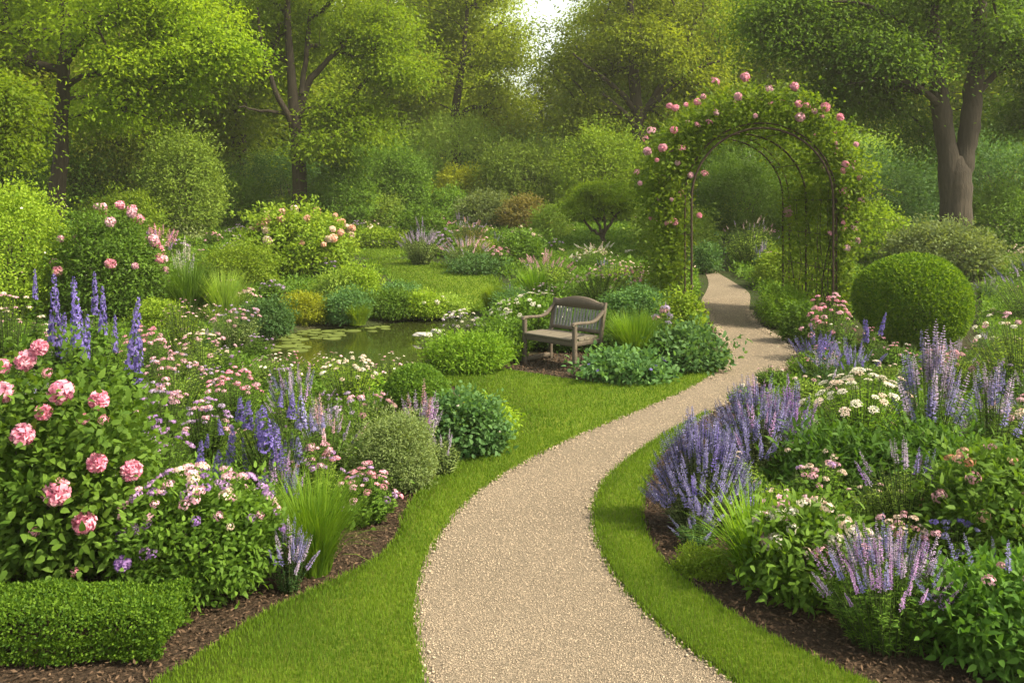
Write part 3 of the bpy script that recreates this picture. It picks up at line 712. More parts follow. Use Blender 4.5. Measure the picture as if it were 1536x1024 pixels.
rose = thing('climbing_rose', 'climbing rose with pink flower clusters covering the iron arch over the path', 'climbing rose', tuple(ac))
def band(n, y0, y1, t0, t1, rin, rout, pw=1.0):
    """random points on the arch's skin: t runs 0..1 from the left foot over the top to the right foot"""
    Lv = SPR; La = math.pi * AR; tot = 2 * Lv + La
    s = R.uniform(t0, t1, n) * tot; rr = rin + (rout - rin) * R.random(n) ** pw
    a = np.clip((s - Lv) / La, 0, 1) * math.pi
    x = -np.cos(a) * (AR + rr); z = np.where(s < Lv, s, np.where(s > Lv + La, tot - s, SPR + np.sin(a) * (AR + rr)))
    N = np.stack([-np.cos(a), np.zeros(n), np.sin(a)], 1)
    return np.c_[x, R.uniform(y0, y1, n) - ac[1], z], N
mb = MB()
for (m_, y0, y1, t0, t1, ri, ro, k, sp) in (
        (1200, AY0 - .05, AY1 + .1, .27, .74, .02, .68, 16, .13), (300, AY0 - .12, AY0 + .5, .25, .76, .10, .80, 16, .13),
        (300, AY0 + .3, AY1, .03, .30, .0, .42, 15, .12), (160, AY0 - .02, AY0 + .6, .10, .30, .12, .55, 14, .12),
        (470, AY0 + .3, AY1 + .1, .70, .985, -.05, .28, 15, .11), (140, AY0 - .05, AY0 + .5, .70, .95, .08, .38, 13, .11)):
    P, N = band(m_, y0, y1, t0, t1, ri, ro, .8); i = np.repeat(np.arange(m_), k); n = len(i)
    q = P[i] + R.normal(size=(n, 3)) * sp
    q[:, 2] = np.maximum(q[:, 2], .03)
    keep = ~((q[:, 1] < AY0 - ac[1] + .06) & (np.hypot(q[:, 0], np.maximum(q[:, 2] - SPR, 0)) < AR + .05))
    q = q[keep]; Nn = N[i][keep]; n = len(q)
    add_leaves(mb, q, Nn * .4 + R.normal(size=(n, 3)) * .6 + [0, 0, -.25], Nn * .6 + R.normal(size=(n, 3)) * .5 + [0, -.1, .5], .085 * R.uniform(.65, 1.3, n), .05, 'leaf', tint=np.clip(R.random(m_)[i][keep] * .6 + R.random(n) * .4, 0, 1))
# long whippy shoots leaving the outline
sh = []
for (t, yoff, ln, dirx, dirz) in ((.42, -.1, .5, -.2, 1), (.50, .1, .45, .1, 1), (.575, 0, .55, .5, 1), (.60, .1, .5, .9, .9), (.64, 0, .7, .6, 1.2), (.72, 0, .8, 1, .1), (.78, .1, .9, 1, .1), (.30, 0, .5, -1, .3), (.36, .1, .5, -.8, .7), (.7, .5, .6, 1, .5), (.83, .2, .6, 1, -.1), (.24, .2, .5, -1, 0), (.9, .2, .5, 1, -.2)):
    P, N = band(1, AY0 + yoff, AY0 + yoff + .01, t, t + .001, .35, .4)
    u = np.array([dirx, -.15, dirz]); u /= np.linalg.norm(u); e = P[0] + u * ln + [0, 0, -.1 * ln]
    c = np.linspace(0, 1, 7)[:, None]; path = P[0] * (1 - c) + e * c + np.array([0, 0, .22 * ln]) * (c * (1 - c)) * 2
    sh.append(path); k = 26; tt = R.random(k)[:, None]; b = P[0] * (1 - tt) + e * tt + np.array([0, 0, .22 * ln]) * (tt * (1 - tt)) * 2 + R.normal(size=(k, 3)) * .035
    add_leaves(mb, b, R.normal(size=(k, 3)) + u, R.normal(size=(k, 3)) * .5 + [0, 0, 1], .085, .048, 'leaf')
ROSELEAF = leaf_mat('leaf_climbing_rose', (.075, .15, .012), (.20, .29, .022), .48)
mb.obj('foliage', ROSELEAF, rose)
mb = MB()
for p in sh:
    mb = MB(); tube(mb, p, np.linspace(.008, .003, len(p)), 4); mb.obj('shoot', TWIG, rose)
for k in range(26):
    P, N = band(1, AY0 + .2, AY1, .0, .01, 0, .1) if k % 2 else band(1, AY0 + .2, AY1, .99, 1.0, 0, .1)
    x0, y0 = P[0][0], P[0][1]; top = R.uniform(1.6, 2.6); c = np.linspace(0, 1, 9)
    mb = MB(); tube(mb, np.c_[x0 + np.sin(c * 5 + k) * .08, y0 + np.sin(c * 4 + k * 2) * .15, c * top + .0], np.linspace(.016, .006, 9), 5); mb.obj('stem', TWIG, rose)
for (px, py, r) in ((1073, 122, 12), (1118, 116, 12), (1107, 145, 12), (1154, 133, 10), (1192, 130, 11), (1158, 156, 8), (1198, 156, 10), (1211, 158, 9), (1238, 161, 14), (1260, 176, 11), (1200, 176, 12), (1222, 167, 8),
                    (1133, 174, 7), (1074, 169, 8), (1064, 183, 9), (1046, 187, 8), (1055, 145, 8), (1046, 153, 9), (1013, 162, 9), (1004, 159, 8), (977, 196, 11), (968, 208, 8), (971, 227, 12), (1011, 195, 10), (994, 222, 11), (1023, 222, 9),
                    (955, 258, 8), (960, 275, 7), (1057, 260, 9), (1036, 263, 8), (1021, 290, 9), (1012, 333, 10), (1049, 323, 8), (1284, 217, 8), (1268, 246, 9), (1267, 287, 12), (1271, 309, 8), (1264, 333, 9), (1281, 342, 8), (1289, 267, 7), (1029, 157, 6), (1270, 372, 9), (1000, 335, 6), (1246, 350, 7), (1290, 300, 6), (985, 240, 6)):
    y = AY0 - .08 if py < 250 else AY0 + .05
    flower('ball' if R.random() < .6 else 'cluster', 'rose' if R.random() < .7 else 'pale', rose, np.array([at(px, y), y, zof(py, y)]) - ac, r / F * y * .66, (R.normal() * .4, -.6, .7))
for k in range(56):
    P, N = band(1, AY0 - .14, AY0 + 1.5, .22, .84, .30, .62)
    flower('ball' if k % 3 else 'cluster', 'pale' if k % 2 else 'rose', rose, P[0], R.uniform(.035, .065), N[0] + [0, -.5, .3])
y = AY0 + 2.0
flower('cluster', 'mauve', rose, np.array([at(1182, y), y, zof(318, y)]) - ac, .13, (-1, -.4, .3))

# ------------------------------------------------------------------ trees
def tree(name, label, base, trunk, blobs, leaf, L=.15, per=120, rad=.75, group=None, bark=BARK, sag=.08, flat=.42, keep_low=0.0, tw=.02):
    """trunk: (x, y, z, r) down the bole, then extra limbs; blobs: ellipsoids of foliage (x, y, z, rx, ry, rz, clumps); all from the foot"""
    bx, by = base; root = thing(name, label, 'tree', (bx, by, g(by) - .05), group)
    boles = trunk if isinstance(trunk[0], list) else [trunk]
    pos, par, own = [], [], []
    mb = MB()
    for bl in boles:
        P = smooth_open(np.array(bl, float), 2)
        tube(mb, P[:, :3] + np.r_[np.zeros((1, 3)), R.normal(size=(len(P) - 1, 3)) * .02], P[:, 3] * R.uniform(.95, 1.05, len(P)), 12)
        if bl is boles[0]:
            p0 = P[0]; a = R.uniform(0, 6)
            for k in range(5):
                th = a + k * 1.257; d = np.array([math.cos(th), math.sin(th), 0]); tube(mb, [p0[:3] + d * P[0, 3] * 2.0 + [0, 0, -.05], p0[:3] + d * P[0, 3] * .9 + [0, 0, .12], p0[:3] + d * P[0, 3] * .3 + [0, 0, P[0, 3] * 2.2]], [P[0, 3] * .2, P[0, 3] * .4, P[0, 3] * .5], 7)
        s = len(P) // 3
        for q in P[s:]: pos.append(q[:3])
    pos = [np.array(p) for p in pos]; nb = len(pos)
    Cc = []
    for (x, y, z, rx, ry, rz, n) in blobs:
        n = max(6, int(n * .62)); D = rv(n); u = R.random(n)[:, None] ** .42; B = rv(7); lum = .78 + sum(R.uniform(.15, .5) * np.exp(6 * (D @ q - 1)) for q in B)
        Cc.append(D * u * lum[:, None] * [rx, ry, rz] + [x, y, z])
    Cc = np.concatenate(Cc); top = np.mean(pos, 0)
    Cc = Cc[np.argsort(np.linalg.norm(Cc - top, axis=1))]
    chains = []; allp = np.array(pos); cnt = np.zeros(len(allp)); parent = -np.ones(len(allp), int)
    for c in Cc:
        dlt = c - allp; dd = np.linalg.norm(dlt, axis=1) + np.maximum(0, allp[:, 2] - c[2] + .2) * 1.4 + np.where(np.arange(len(allp)) < nb, .3, 0)
        j = int(np.argmin(dd)); p = allp[j]; ln = np.linalg.norm(c - p); mid = p * .5 + c * .5 + np.array([0, 0, ln * (.16 - sag)]) + R.normal(size=3) * ln * .06
        t = np.array([.25, .5, .75, 1.])[:, None]; new = p * (1 - t) ** 2 + mid * 2 * t * (1 - t) + c * t ** 2
        i0 = len(allp); allp = np.concatenate([allp, new]); parent = np.concatenate([parent, [j, i0, i0 + 1, i0 + 2]]); cnt = np.concatenate([cnt, np.zeros(4)]); chains.append((j, i0))
    for j, i0 in chains:
        k = i0 + 3
        while k >= 0: cnt[k] += 1; k = parent[k]
    rr = tw * np.maximum(cnt, .6) ** .43
    for j, i0 in chains:
        tube(mb, np.concatenate([allp[j:j + 1], allp[i0:i0 + 4]]), np.r_[min(rr[i0] * 1.15, .35), rr[i0:i0 + 3], rr[i0 + 3] * .4], 5 if cnt[i0] > 3 else 4, cap=False)
    mb.obj('trunk', bark, root, True)
    rad *= 1.3; L *= .92; per = int(per * 1.45); mb = MB(); m = len(Cc); i = np.repeat(np.arange(m), per); n = len(i)
    S = rad * R.uniform(.6, 1.25, m)[i][:, None]
    O = R.normal(size=(n, 3)) * [.62, .62, flat * .62] * S
    O[:, 2] -= (O[:, 0] ** 2 + O[:, 1] ** 2) * .18 / np.maximum(rad, .1)
    P = Cc[i] + O; tn = np.clip(R.random(m)[i] * .55 + R.random(n) * .45, 0, 1)
    od = nrm(O * [1, 1, .3] + 1e-6)
    add_leaves(mb, P, od * .7 + R.normal(size=(n, 3)) * .55 + [0, 0, -.25], R.normal(size=(n, 3)) * .45 + [0, 0, 1], L * R.uniform(.6, 1.3, n), L * .55, 'kite', tint=tn, fold=.25)
    mb.obj('crown', LM[leaf], root)
    return root
def tpos(px, y): return (at(px, y), y)
def bl(px, py, y, base, rpx, rpy, n, dy=0, ry=None):
    """a foliage ellipsoid given where it shows, at distance y + dy, relative to a tree foot"""
    yy = y + dy; return (at(px, yy) - base[0], dy, zof(py, yy) - g(y), rpx / F * yy, ry or rpx / F * yy * .9, rpy / F * yy, n)
def tk(px, py, y, base, r, dy=0): return (at(px, y + dy) - base[0], dy, zof(py, y + dy) - g(y), r)

y = 30.; b = tpos(84, y)
tree('leafy_tree', 'tall tree with slender leaning trunk and bright yellow green crown behind the left rose shrub', b,
     [[(0, 0, 0, .29), tk(88, 250, y, b, .25), tk(95, 130, y, b, .21), tk(98, 60, y, b, .17), tk(92, -40, y, b, .12), tk(100, -160, y, b, .07)],
      [tk(96, 95, y, b, .13), tk(130, 48, y, b, .10, -.5), tk(205, 22, y, b, .06, -1)], [tk(94, 130, y, b, .11), tk(140, 104, y, b, .08, -.6), tk(175, 130, y, b, .05, -1)]],
     [bl(70, 0, y, b, 150, 80, 130, 2.5), bl(230, 20, y, b, 140, 90, 130, -1), bl(330, 70, y, b, 62, 48, 40, -1.5), bl(205, 120, y, b, 75, 58, 60, -1), bl(-60, 60, y, b, 120, 110, 60), bl(130, 165, y, b, 80, 40, 34, 2.5), bl(100, -170, y, b, 280, 130, 110), bl(255, 120, y, b, 50, 40, 22, -1.3)],
     'tree_sun', .15, 150, .62)
y = 24.; b = tpos(-150, y)
tree('leafy_tree', 'yellow green tree leaning in past the left edge with low drooping boughs', b,
     [[(0, 0, 0, .24), tk(-150, 200, y, b, .2), tk(-140, 60, y, b, .15), tk(-130, -100, y, b, .08)]],
     [bl(-5, 160, y, b, 46, 62, 60), bl(-90, 120, y, b, 90, 110, 80), bl(5, 218, y, b, 34, 24, 24), bl(-150, -60, y, b, 170, 130, 80)], 'tree_sun', .13, 140, .5)
y = 39.; b = tpos(175, y)
tree('drooping_tree', 'pale green drooping tree in the shade behind the slender leaning trunk', b,
     [[(0, 0, 0, .3), tk(172, 280, y, b, .22), tk(178, 180, y, b, .15), tk(180, 60, y, b, .08)]],
     [bl(180, 200, y, b, 60, 80, 80), bl(200, 270, y, b, 45, 40, 36), bl(140, 170, y, b, 60, 70, 60), bl(190, 90, y, b, 80, 80, 80)], 'tree_pale', .16, 150, .7, sag=.2)
y = 37.; b = tpos(448, y)
tree('leafy_tree', 'tall forked tree with clear grey brown trunk between the dark shrubs and the peach rose', b,
     [[(0, 0, 0, .31), tk(448, 240, y, b, .27), tk(444, 180, y, b, .25), tk(437, 120, y, b, .18), tk(432, 40, y, b, .13), tk(430, -80, y, b, .07)],
      [tk(445, 175, y, b, .19), tk(462, 120, y, b, .14, .3), tk(495, 85, y, b, .10, .5), tk(545, 40, y, b, .06, .5)],
      [tk(442, 190, y, b, .14), tk(415, 140, y, b, .10, -.5), tk(395, 80, y, b, .07, -1), tk(385, 10, y, b, .04, -1)],
      [tk(452, 140, y, b, .12), tk(462, 60, y, b, .10, .8), tk(470, -30, y, b, .05, 1)], [tk(440, 170, y, b, .08), tk(395, 165, y, b, .06, -.5), tk(360, 158, y, b, .03, -1)]],
     [bl(440, 20, y, b, 120, 80, 120, 2.2), bl(560, 50, y, b, 75, 60, 70, .5), bl(590, 95, y, b, 46, 36, 30), bl(525, 165, y, b, 55, 38, 46, .5), bl(485, 215, y, b, 40, 22, 18, -1), bl(380, 90, y, b, 42, 60, 36, 1), bl(350, 50, y, b, 50, 50, 26), bl(450, -110, y, b, 160, 110, 110), bl(555, 190, y, b, 22, 18, 10, -1)],
     'tree_sun', .17, 140, .75)
y = 50.; b = tpos(683, y)
tree('leafy_tree', 'distant slim tree with dark trunk and soft green crown under the gap of sky', b,
     [[(0, 0, 0, .32), tk(683, 220, y, b, .27), tk(682, 160, y, b, .23), tk(695, 95, y, b, .16), tk(700, 20, y, b, .1), tk(705, -60, y, b, .05)], [tk(683, 180, y, b, .16), tk(705, 158, y, b, .12), tk(730, 160, y, b, .07)], [tk(694, 90, y, b, .1), tk(715, 60, y, b, .08), tk(755, 30, y, b, .05)]],
     [bl(690, 40, y, b, 70, 75, 100, 2.5), bl(755, 70, y, b, 34, 55, 50), bl(640, 110, y, b, 38, 50, 44), bl(745, 150, y, b, 45, 36, 50, 1), bl(765, 200, y, b, 36, 32, 28), bl(650, -50, y, b, 75, 60, 60), bl(715, -30, y, b, 50, 40, 40)], 'tree_mid', .2, 120, .95)
y = 44.; b = tpos(962, y)
tree('leafy_tree', 'spreading many limbed tree with dark trunk behind the left shoulder of the rose arch', b,
     [[(0, 0, 0, .42), tk(960, 220, y, b, .36), tk(955, 160, y, b, .30), tk(948, 80, y, b, .22), tk(945, 0, y, b, .15), tk(945, -90, y, b, .08)],
      [tk(958, 185, y, b, .2), tk(990, 130, y, b, .16, .5), tk(1020, 80, y, b, .12, 1), tk(1050, 20, y, b, .08, 1)], [tk(958, 170, y, b, .16), tk(925, 130, y, b, .12, -.6), tk(890, 105, y, b, .08, -1), tk(860, 80, y, b, .04, -1)],
      [tk(975, 160, y, b, .12), tk(1035, 105, y, b, .09, -.5), tk(1080, 90, y, b, .05, -1)], [tk(962, 200, y, b, .14), tk(935, 165, y, b, .1, -1), tk(905, 140, y, b, .06, -1)]],
     [bl(940, 40, y, b, 80, 70, 110, 2.5), bl(1040, 40, y, b, 70, 65, 80, 2), bl(870, 95, y, b, 45, 55, 60, 1), bl(955, 50, y, b, 60, 40, 34, -1.2, 1), bl(1010, 95, y, b, 40, 26, 20, -.8, 1), bl(1050, 120, y, b, 50, 40, 44, 1.5), bl(885, 170, y, b, 45, 30, 40, .5), bl(950, -70, y, b, 150, 70, 90), bl(1010, 170, y, b, 36, 24, 16)], 'tree_mid', .19, 120, .9)
y = 28.; b = tpos(1434, y)
tree('leafy_tree', 'great dark tree with thick forked trunk behind the clipped round bush', b,
     [[(0, 0, -.3, .50), tk(1434, 330, y, b, .46), tk(1434, 270, y, b, .44), tk(1434, 240, y, b, .40, .05), tk(1434, 226, y, b, .22, .12), tk(1434, 218, y, b, .05, .14)],
      [tk(1428, 330, y, b, 0.279), tk(1424, 250, y, b, 0.32, -.06), tk(1417, 205, y, b, 0.288), tk(1412, 165, y, b, 0.279), tk(1404, 100, y, b, 0.233), tk(1400, 20, y, b, 0.186), tk(1390, -120, y, b, 0.112), tk(1395, -250, y, b, 0.056)],
      [tk(1440, 330, y, b, 0.279), tk(1444, 250, y, b, 0.32, -.06), tk(1451, 205, y, b, 0.288), tk(1458, 160, y, b, 0.288), tk(1465, 90, y, b, 0.251), tk(1470, 0, y, b, 0.205), tk(1485, -140, y, b, 0.121), tk(1480, -260, y, b, 0.056)],
      [tk(1412, 160, y, b, 0.121), tk(1380, 125, y, b, 0.084, -.6), tk(1330, 112, y, b, 0.047, -.8), tk(1270, 125, y, b, 0.014, -.8)], [tk(1464, 140, y, b, 0.121), tk(1500, 100, y, b, 0.084, .3), tk(1560, 70, y, b, 0.047, .6), tk(1620, 30, y, b, 0.019, .6)], [tk(1404, 90, y, b, 0.121), tk(1360, 35, y, b, 0.084, -.3), tk(1290, 0, y, b, 0.047, -.3), tk(1230, 0, y, b, 0.019, -.2)]],
     [bl(1240, 10, y, b, 120, 75, 110, 1, 1.3), bl(1310, 70, y, b, 95, 60, 100, 1, 1.2), bl(1170, 30, y, b, 65, 75, 60, 1, 1.2), bl(1450, 0, y, b, 140, 70, 90, 2.6, 1.4), bl(1430, -25, y, b, 95, 30, 34, -.9, .6), bl(1345, 75, y, b, 55, 36, 30, -.9, .5), bl(1520, 50, y, b, 60, 45, 34, -.4, .7), bl(1580, 60, y, b, 90, 100, 80, 1, 1.4), bl(1290, 140, y, b, 70, 36, 44, 1, 1), bl(1400, -150, y, b, 280, 110, 130, 3, 1.8), bl(1390, 200, y, b, 40, 30, 16, 3), bl(1530, 165, y, b, 50, 36, 26, 2.5)],
     'tree_dark', .135, 200, .74)
y = 32.; b = tpos(903, y)
tree('ornamental_tree', 'small twisted multi stemmed tree with a low rounded crown left of the rose arch', b,
     [[(0, 0, 0, .09), tk(904, 360, y, b, .085), tk(905, 345, y, b, .08)], [tk(903, 352, y, b, .06), tk(885, 340, y, b, .05), tk(872, 322, y, b, .03), tk(866, 305, y, b, .02)], [tk(904, 350, y, b, .055), tk(898, 335, y, b, .045), tk(888, 318, y, b, .03, .3)],
      [tk(905, 350, y, b, .06), tk(915, 332, y, b, .05), tk(928, 318, y, b, .03), tk(945, 305, y, b, .02)], [tk(906, 348, y, b, .05), tk(908, 325, y, b, .04, -.2), tk(905, 305, y, b, .02)]],
     [bl(902, 295, y, b, 52, 22, 60), bl(870, 305, y, b, 30, 20, 26), bl(940, 300, y, b, 30, 18, 26), bl(900, 280, y, b, 40, 14, 30)], 'tree_sun', .10, 110, .26, bark=TWIG, tw=.008)

# the wood that closes the garden off: copies of three trees, each with its own place and turn
protos = []
for k, (leaf, ht) in enumerate((('wood', 17), ('tree_mid', 19), ('wood', 21))):
    protos.append(tree('woodland_tree', 'tall leafy tree in the dense wood closing off the garden', (0, 90 + k * 12),
                       [(0, 0, 0, .38), (.1, 0, ht * .3, .3), (-.2, .1, ht * .6, .2), (.1, 0, ht * .9, .06)],
                       [(0, 0, ht * .62, 4.2, 4.2, ht * .36, 170), (1.5, 0, ht * .38, 3.6, 3.6, ht * .2, 60), (-2, .5, ht * .45, 3.2, 3.2, ht * .18, 50), (0, -1, ht * .25, 3.4, 3, ht * .12, 40)], leaf, .26, 90, 1.25, 'trees of the wood behind the garden'))
spots = [(-38, 46), (-31, 49), (-25.5, 45), (-20, 50), (-15.5, 53), (-11.5, 50), (-7.5, 56), (-5.0, 60), (-3.2, 68), (6.6, 58), (8.5, 60), (11.5, 52), (15.5, 55), (20, 48), (27, 45), (24, 54), (31, 46), (36, 50),
         (-34, 58), (-28, 62), (-22, 60), (-17, 66), (-11, 64), (-6, 70), (6, 70), (11, 66), (17, 64), (23, 62), (30, 60), (38, 60), (-13, 44.5), (-21, 42)]
for i, (x, y_) in enumerate(spots):
    if i < 3:
        o = protos[i]; o.location = (x, y_, g(y_) - .1); o.rotation_euler = (0, 0, R.uniform(0, 6.28))
    else:
        copy_tree(protos[i % 3], (x, y_, g(y_) - .1), (*(R.uniform(.85, 1.15, 2)), R.uniform(.85, 1.1)), R.uniform(0, 6.28))
for (x, y_, s) in ((2.1, 64, .54), (-1.5, 74, .56), (5.5, 76, .58)):
    copy_tree(protos[1], (x, y_, g(y_) - .1), s * 1.05, R.uniform(0, 6.28))
# dark undergrowth below those trees
up = []
for k, m_ in enumerate(('green', 'meadow', 'blue')):
    r = thing('woodland_shrub', 'tall dark evergreen shrub in the shade under the wood', 'shrub', (0, 80, 0), 'undergrowth of the wood')
    shrub_parts(r, 6, 4.2, m_, .13, cov=2.4, Y=42, lump=.4, d=5); up.append(r)
us = [(-33, 42), (-27, 41), (-22, 44), (-17.5, 40), (-13.5, 45), (-10, 42), (-6.5, 46), (-3.5, 49), (-.5, 52), (2.5, 50), (6, 48), (9, 47), (12, 44), (15.5, 42), (18.5, 36), (22, 33), (25.5, 36), (14, 36), (29, 40), (-8.5, 51), (-15, 50), (4, 56), (-25, 49), (10, 53), (17, 49), (0.5, 60), (-4, 58), (23, 45)]
for i, (x, y_) in enumerate(us):
    if i < 3: o = up[i]; o.location = (x, y_, g(y_) - .1); o.rotation_euler = (0, 0, R.uniform(0, 6.28))
    else: copy_tree(up[i % 3], (x, y_, g(y_) - .1), (R.uniform(.85, 1.2), R.uniform(.85, 1.2), R.uniform(.75, 1.25)), R.uniform(0, 6.28))
# ------------------------------------------------------------------ clipped box
def hedge():
    x1 = at(258, 4.95); x0 = -3.3; h = .28; d = .46; yc = 5.02
    r = thing('box_hedge', 'low clipped box hedge with rounded top at the front of the left border', 'hedge', ((x0 + x1) / 2, yc, 0))
    mb = MB(); w = x1 - x0; n = 17000
    u = R.uniform(-1, 1, n); a = R.uniform(-.25, math.pi + .25, n); sq = lambda v, e: np.sign(v) * np.abs(v) ** e
    ends = R.random(n) < .16
    px = np.where(ends, w / 2 * (1 - .10 * np.abs(np.cos(a)) * 0), u * w / 2)
    rr = np.where(ends, np.sqrt(R.random(n)), 1)
    v = R.uniform(-1, 1, n); topf = R.random(n) < .5
    a = np.where(topf, np.arccos(np.sign(v) * v * v), np.where(v > 0, np.arcsin(np.clip(R.uniform(-.5, 1, n), -.5, 1) ** 2 * .999), 0))
    sd = R.random(n) < .5; a = np.where(~topf & sd, math.pi - a, a); low_ = ~topf & (R.random(n) < .35); a = np.where(low_ , np.where(sd, math.pi + R.random(n) * .4, -R.random(n) * .4), a)
    py = sq(np.cos(a), .5) * d / 2 * rr; pz = np.maximum(h * .45 + sq(np.sin(a), .5) * h * .55 * rr, .015)
    px = px - np.where(ends, np.abs(py) ** 2 / d * .9, 0)
    P = np.c_[px, py, pz]; ph = np.sin(px * 7 + 1) * .012 + np.sin(px * 17 + py * 9) * .009 + np.sin(py * 23 + px * 5) * .007
    N = nrm(np.c_[np.where(ends, 1.2, 0), np.cos(a) * 1, np.sin(a)])
    P = P + N * (ph - .03 * R.random(n) ** 2)[:, None]; P[:, 2] = np.maximum(P[:, 2], .01)
    k = 3; i = np.repeat(np.arange(n), k); m = n * k
    add_leaves(mb, P[i] + R.normal(size=(m, 3)) * .006, N[i] * .7 + R.normal(size=(m, 3)) * .7 + [0, 0, .3], N[i] + R.normal(size=(m, 3)) * .6, .019 * R.uniform(.7, 1.3, m), .012, 'kite')
    mb.obj('foliage', LM['box'], r)
    mb = MB(); s = 60; X = R.uniform(-w / 2 + .05, w / 2 - .05, s); Y = R.uniform(-.2, .2, s) * d; A = np.c_[X, Y, np.zeros(s)]
    stems(mb, A, A + [0, 0, .12], A + np.c_[R.uniform(-.05, .05, (s, 2)), np.full(s, .22)], .006, .003); mb.obj('stem', TWIG, r)
hedge()
SH('topiary_ball', 'topiary', (1290, 1454, 380, 545), 'big clipped round bush like a dome beside the rose arch', 'topiary', .05, clip=True, lump=.10, cov=4.2, asp=.55, zc=.50, low=-.97, nmax=42000, depth=1.0)
SH('topiary_bush', 'topiary', (576, 674, 545, 655), 'small rounded clipped bush at the edge of the bench lawn', 'green', .034, clip=True, lump=.10, cov=3.6, zc=.45, low=-.9, depth=1.0)

# ------------------------------------------------------------------ left border, near
x, y, w, h = spot(-70, 240, 562, 925)
peo = thing('pink_shrub', 'tall leafy shrub with large double pink blooms behind the box hedge', 'flowering shrub', (x, y, 0))
shrub_parts(peo, w, h, 'green', .062, Y=y, d=w * .7, cov=2.6, kind='leaf', lump=.30, asp=.6, shell=.6)
for (px, py, r) in ((38, 540, 18), (59, 521, 15), (71, 559, 8), (3, 550, 13), (5, 588, 17), (92, 588, 20), (148, 600, 18), (65, 618, 15), (125, 628, 9), (155, 629, 8), (34, 652, 18), (145, 694, 18), (197, 705, 19), (85, 738, 22), (126, 783, 19), (112, 857, 7), (51, 798, 8)):
    u = np.array([(px - CX) / F, 1, -(py - HY) / F]); o = np.array([-x, -y, CH]); S = np.array([w / 2 * 1.02, w * .36, h * .62]); c = np.array([0, 0, h * .42])
    a_ = ((u / S) ** 2).sum(); b_ = 2 * (u * (o - c) / S ** 2).sum(); c_ = (((o - c) / S) ** 2).sum() - 1; ds = b_ * b_ - 4 * a_ * c_
    s = (-b_ - math.sqrt(ds)) / (2 * a_) if ds > 0 else y - .05
    p = o + u * (s - .05); yy = p[1] + y
    f = flower('ball' if r > 10 else 'cluster', 'pink' if r > 10 else 'rose', peo, p, r / F * yy * 1.0, (R.normal() * .3, -.75, .6))
    if r > 10: f['label'] = 'large double pink bloom'
r = SH('phlox', 'perennial', (190, 408, 725, 925), 'broad mound of phlox with pale pink and purple flower clusters beside the box hedge', 'green', .046, kind='leaf', cov=2.8, asp=.5, lump=.25)
xx, yy, ww, hh = spot(190, 408, 725, 925)
flowers_on(r, ww, hh, 'cluster', ['pale', 'pale', 'lilac', 'cream', 'lilac'], 60, .034, d=ww * .8, lo=.42, out=1.16)
flowers_on(r, ww, hh, 'cluster', ['lilac', 'purple'], 26, .036, d=ww * .8, lo=.1, out=1.14)
y = 5.35; x = at(184, y); r = thing('allium', 'single round purple allium head between the box hedge and the phlox', 'allium', (x, y, 0)); z = zof(845, y)
mb = MB(); tube(mb, [(0, .06, 0), (.01, .02, z * .5), (0, 0, z)], [.006, .005, .004], 6); mb.obj('stem', STEM, r); flower('ball', 'purple', r, (0, 0, z), .058)
mb = MB(); blades(mb, np.zeros((9, 3)) + [0, .06, 0], R.uniform(0, 6.28, 9), .28, .02, .7, seg=5); mb.obj('foliage', LM['grass'], r)
PE('catmint', 'perennial', (398, 470, 792, 900), 'small dark catmint with thin blue spikes at the border edge by the grass tuft', 'blue', ns=60, lf=18, L=.022, asp=.4, fl='spike', cols=['lavender', 'haze'], nf=40, fs=.13, flat=.5)
GR('grass_tuft', 'ornamental grass', (405, 540, 722, 880), 'bright green fountain of grass blades arching over the mulch edge', 'grass', n=1100, bw=.008, lean=.95)
PE('cranesbill', 'perennial', (495, 604, 690, 800), 'low leafy cranesbill with small pink flowers spilling onto the mulch', 'green', ns=120, lf=16, L=.05, asp=.42, fl=['cluster', 'dot'], cols=['pale', 'rose', 'lilac'], nf=46, fs=.026, kind='leaf', flat=.6)
SH('sage_bush', 'shrub', (540, 648, 625, 748), 'fine grey green mounded bush between the cranesbill and the clipped bush', 'grey', .028, cov=3.2, asp=.35, lump=.2, group=None)
PE('lambs_ear', 'perennial', (636, 694, 648, 722), 'small silvery tuft at the lawn edge under the grey green bush', 'grey', ns=80, lf=14, L=.045, asp=.3, fl='spike', cols='haze', nf=10, fs=.10)
SH('cranesbill', 'perennial', (642, 758, 590, 694), 'dark blue green leafy mound bulging onto the bench lawn', 'blue', .05, kind='leaf', cov=3, asp=.7, lump=.2, fl=[('dot', 'white', 6, .015)])
SH('lime_mound', 'shrub', (690, 764, 600, 668), 'yellow green leafy mound peeping out behind the dark blue green mound', 'lime', .045, cov=2.6)
PE('catmint', 'perennial', (598, 664, 596, 705), 'slender pinkish grey catmint spires in front of the small clipped bush', 'grey', ns=50, lf=14, L=.03, asp=.3, fl='spike', cols=['haze', 'lilac', 'mauve'], nf=34, fs=.20)
PE('salvia', 'perennial', (500, 600, 575, 690), 'dusty pink wildflowers left of the small clipped bush', 'meadow', ns=90, lf=14, L=.04, asp=.2, fl=['cluster', 'plume'], cols=['mauve', 'haze', 'pale'], nf=40, fs=.035)
r = PE('larkspur', 'perennial', (335, 500, 600, 790), 'stand of violet blue larkspur with fine leaves in the middle of the left border', 'green', ns=170, lf=20, L=.07, asp=.12, z1=.9)
xx, yy, ww, hh = spot(335, 500, 600, 790)
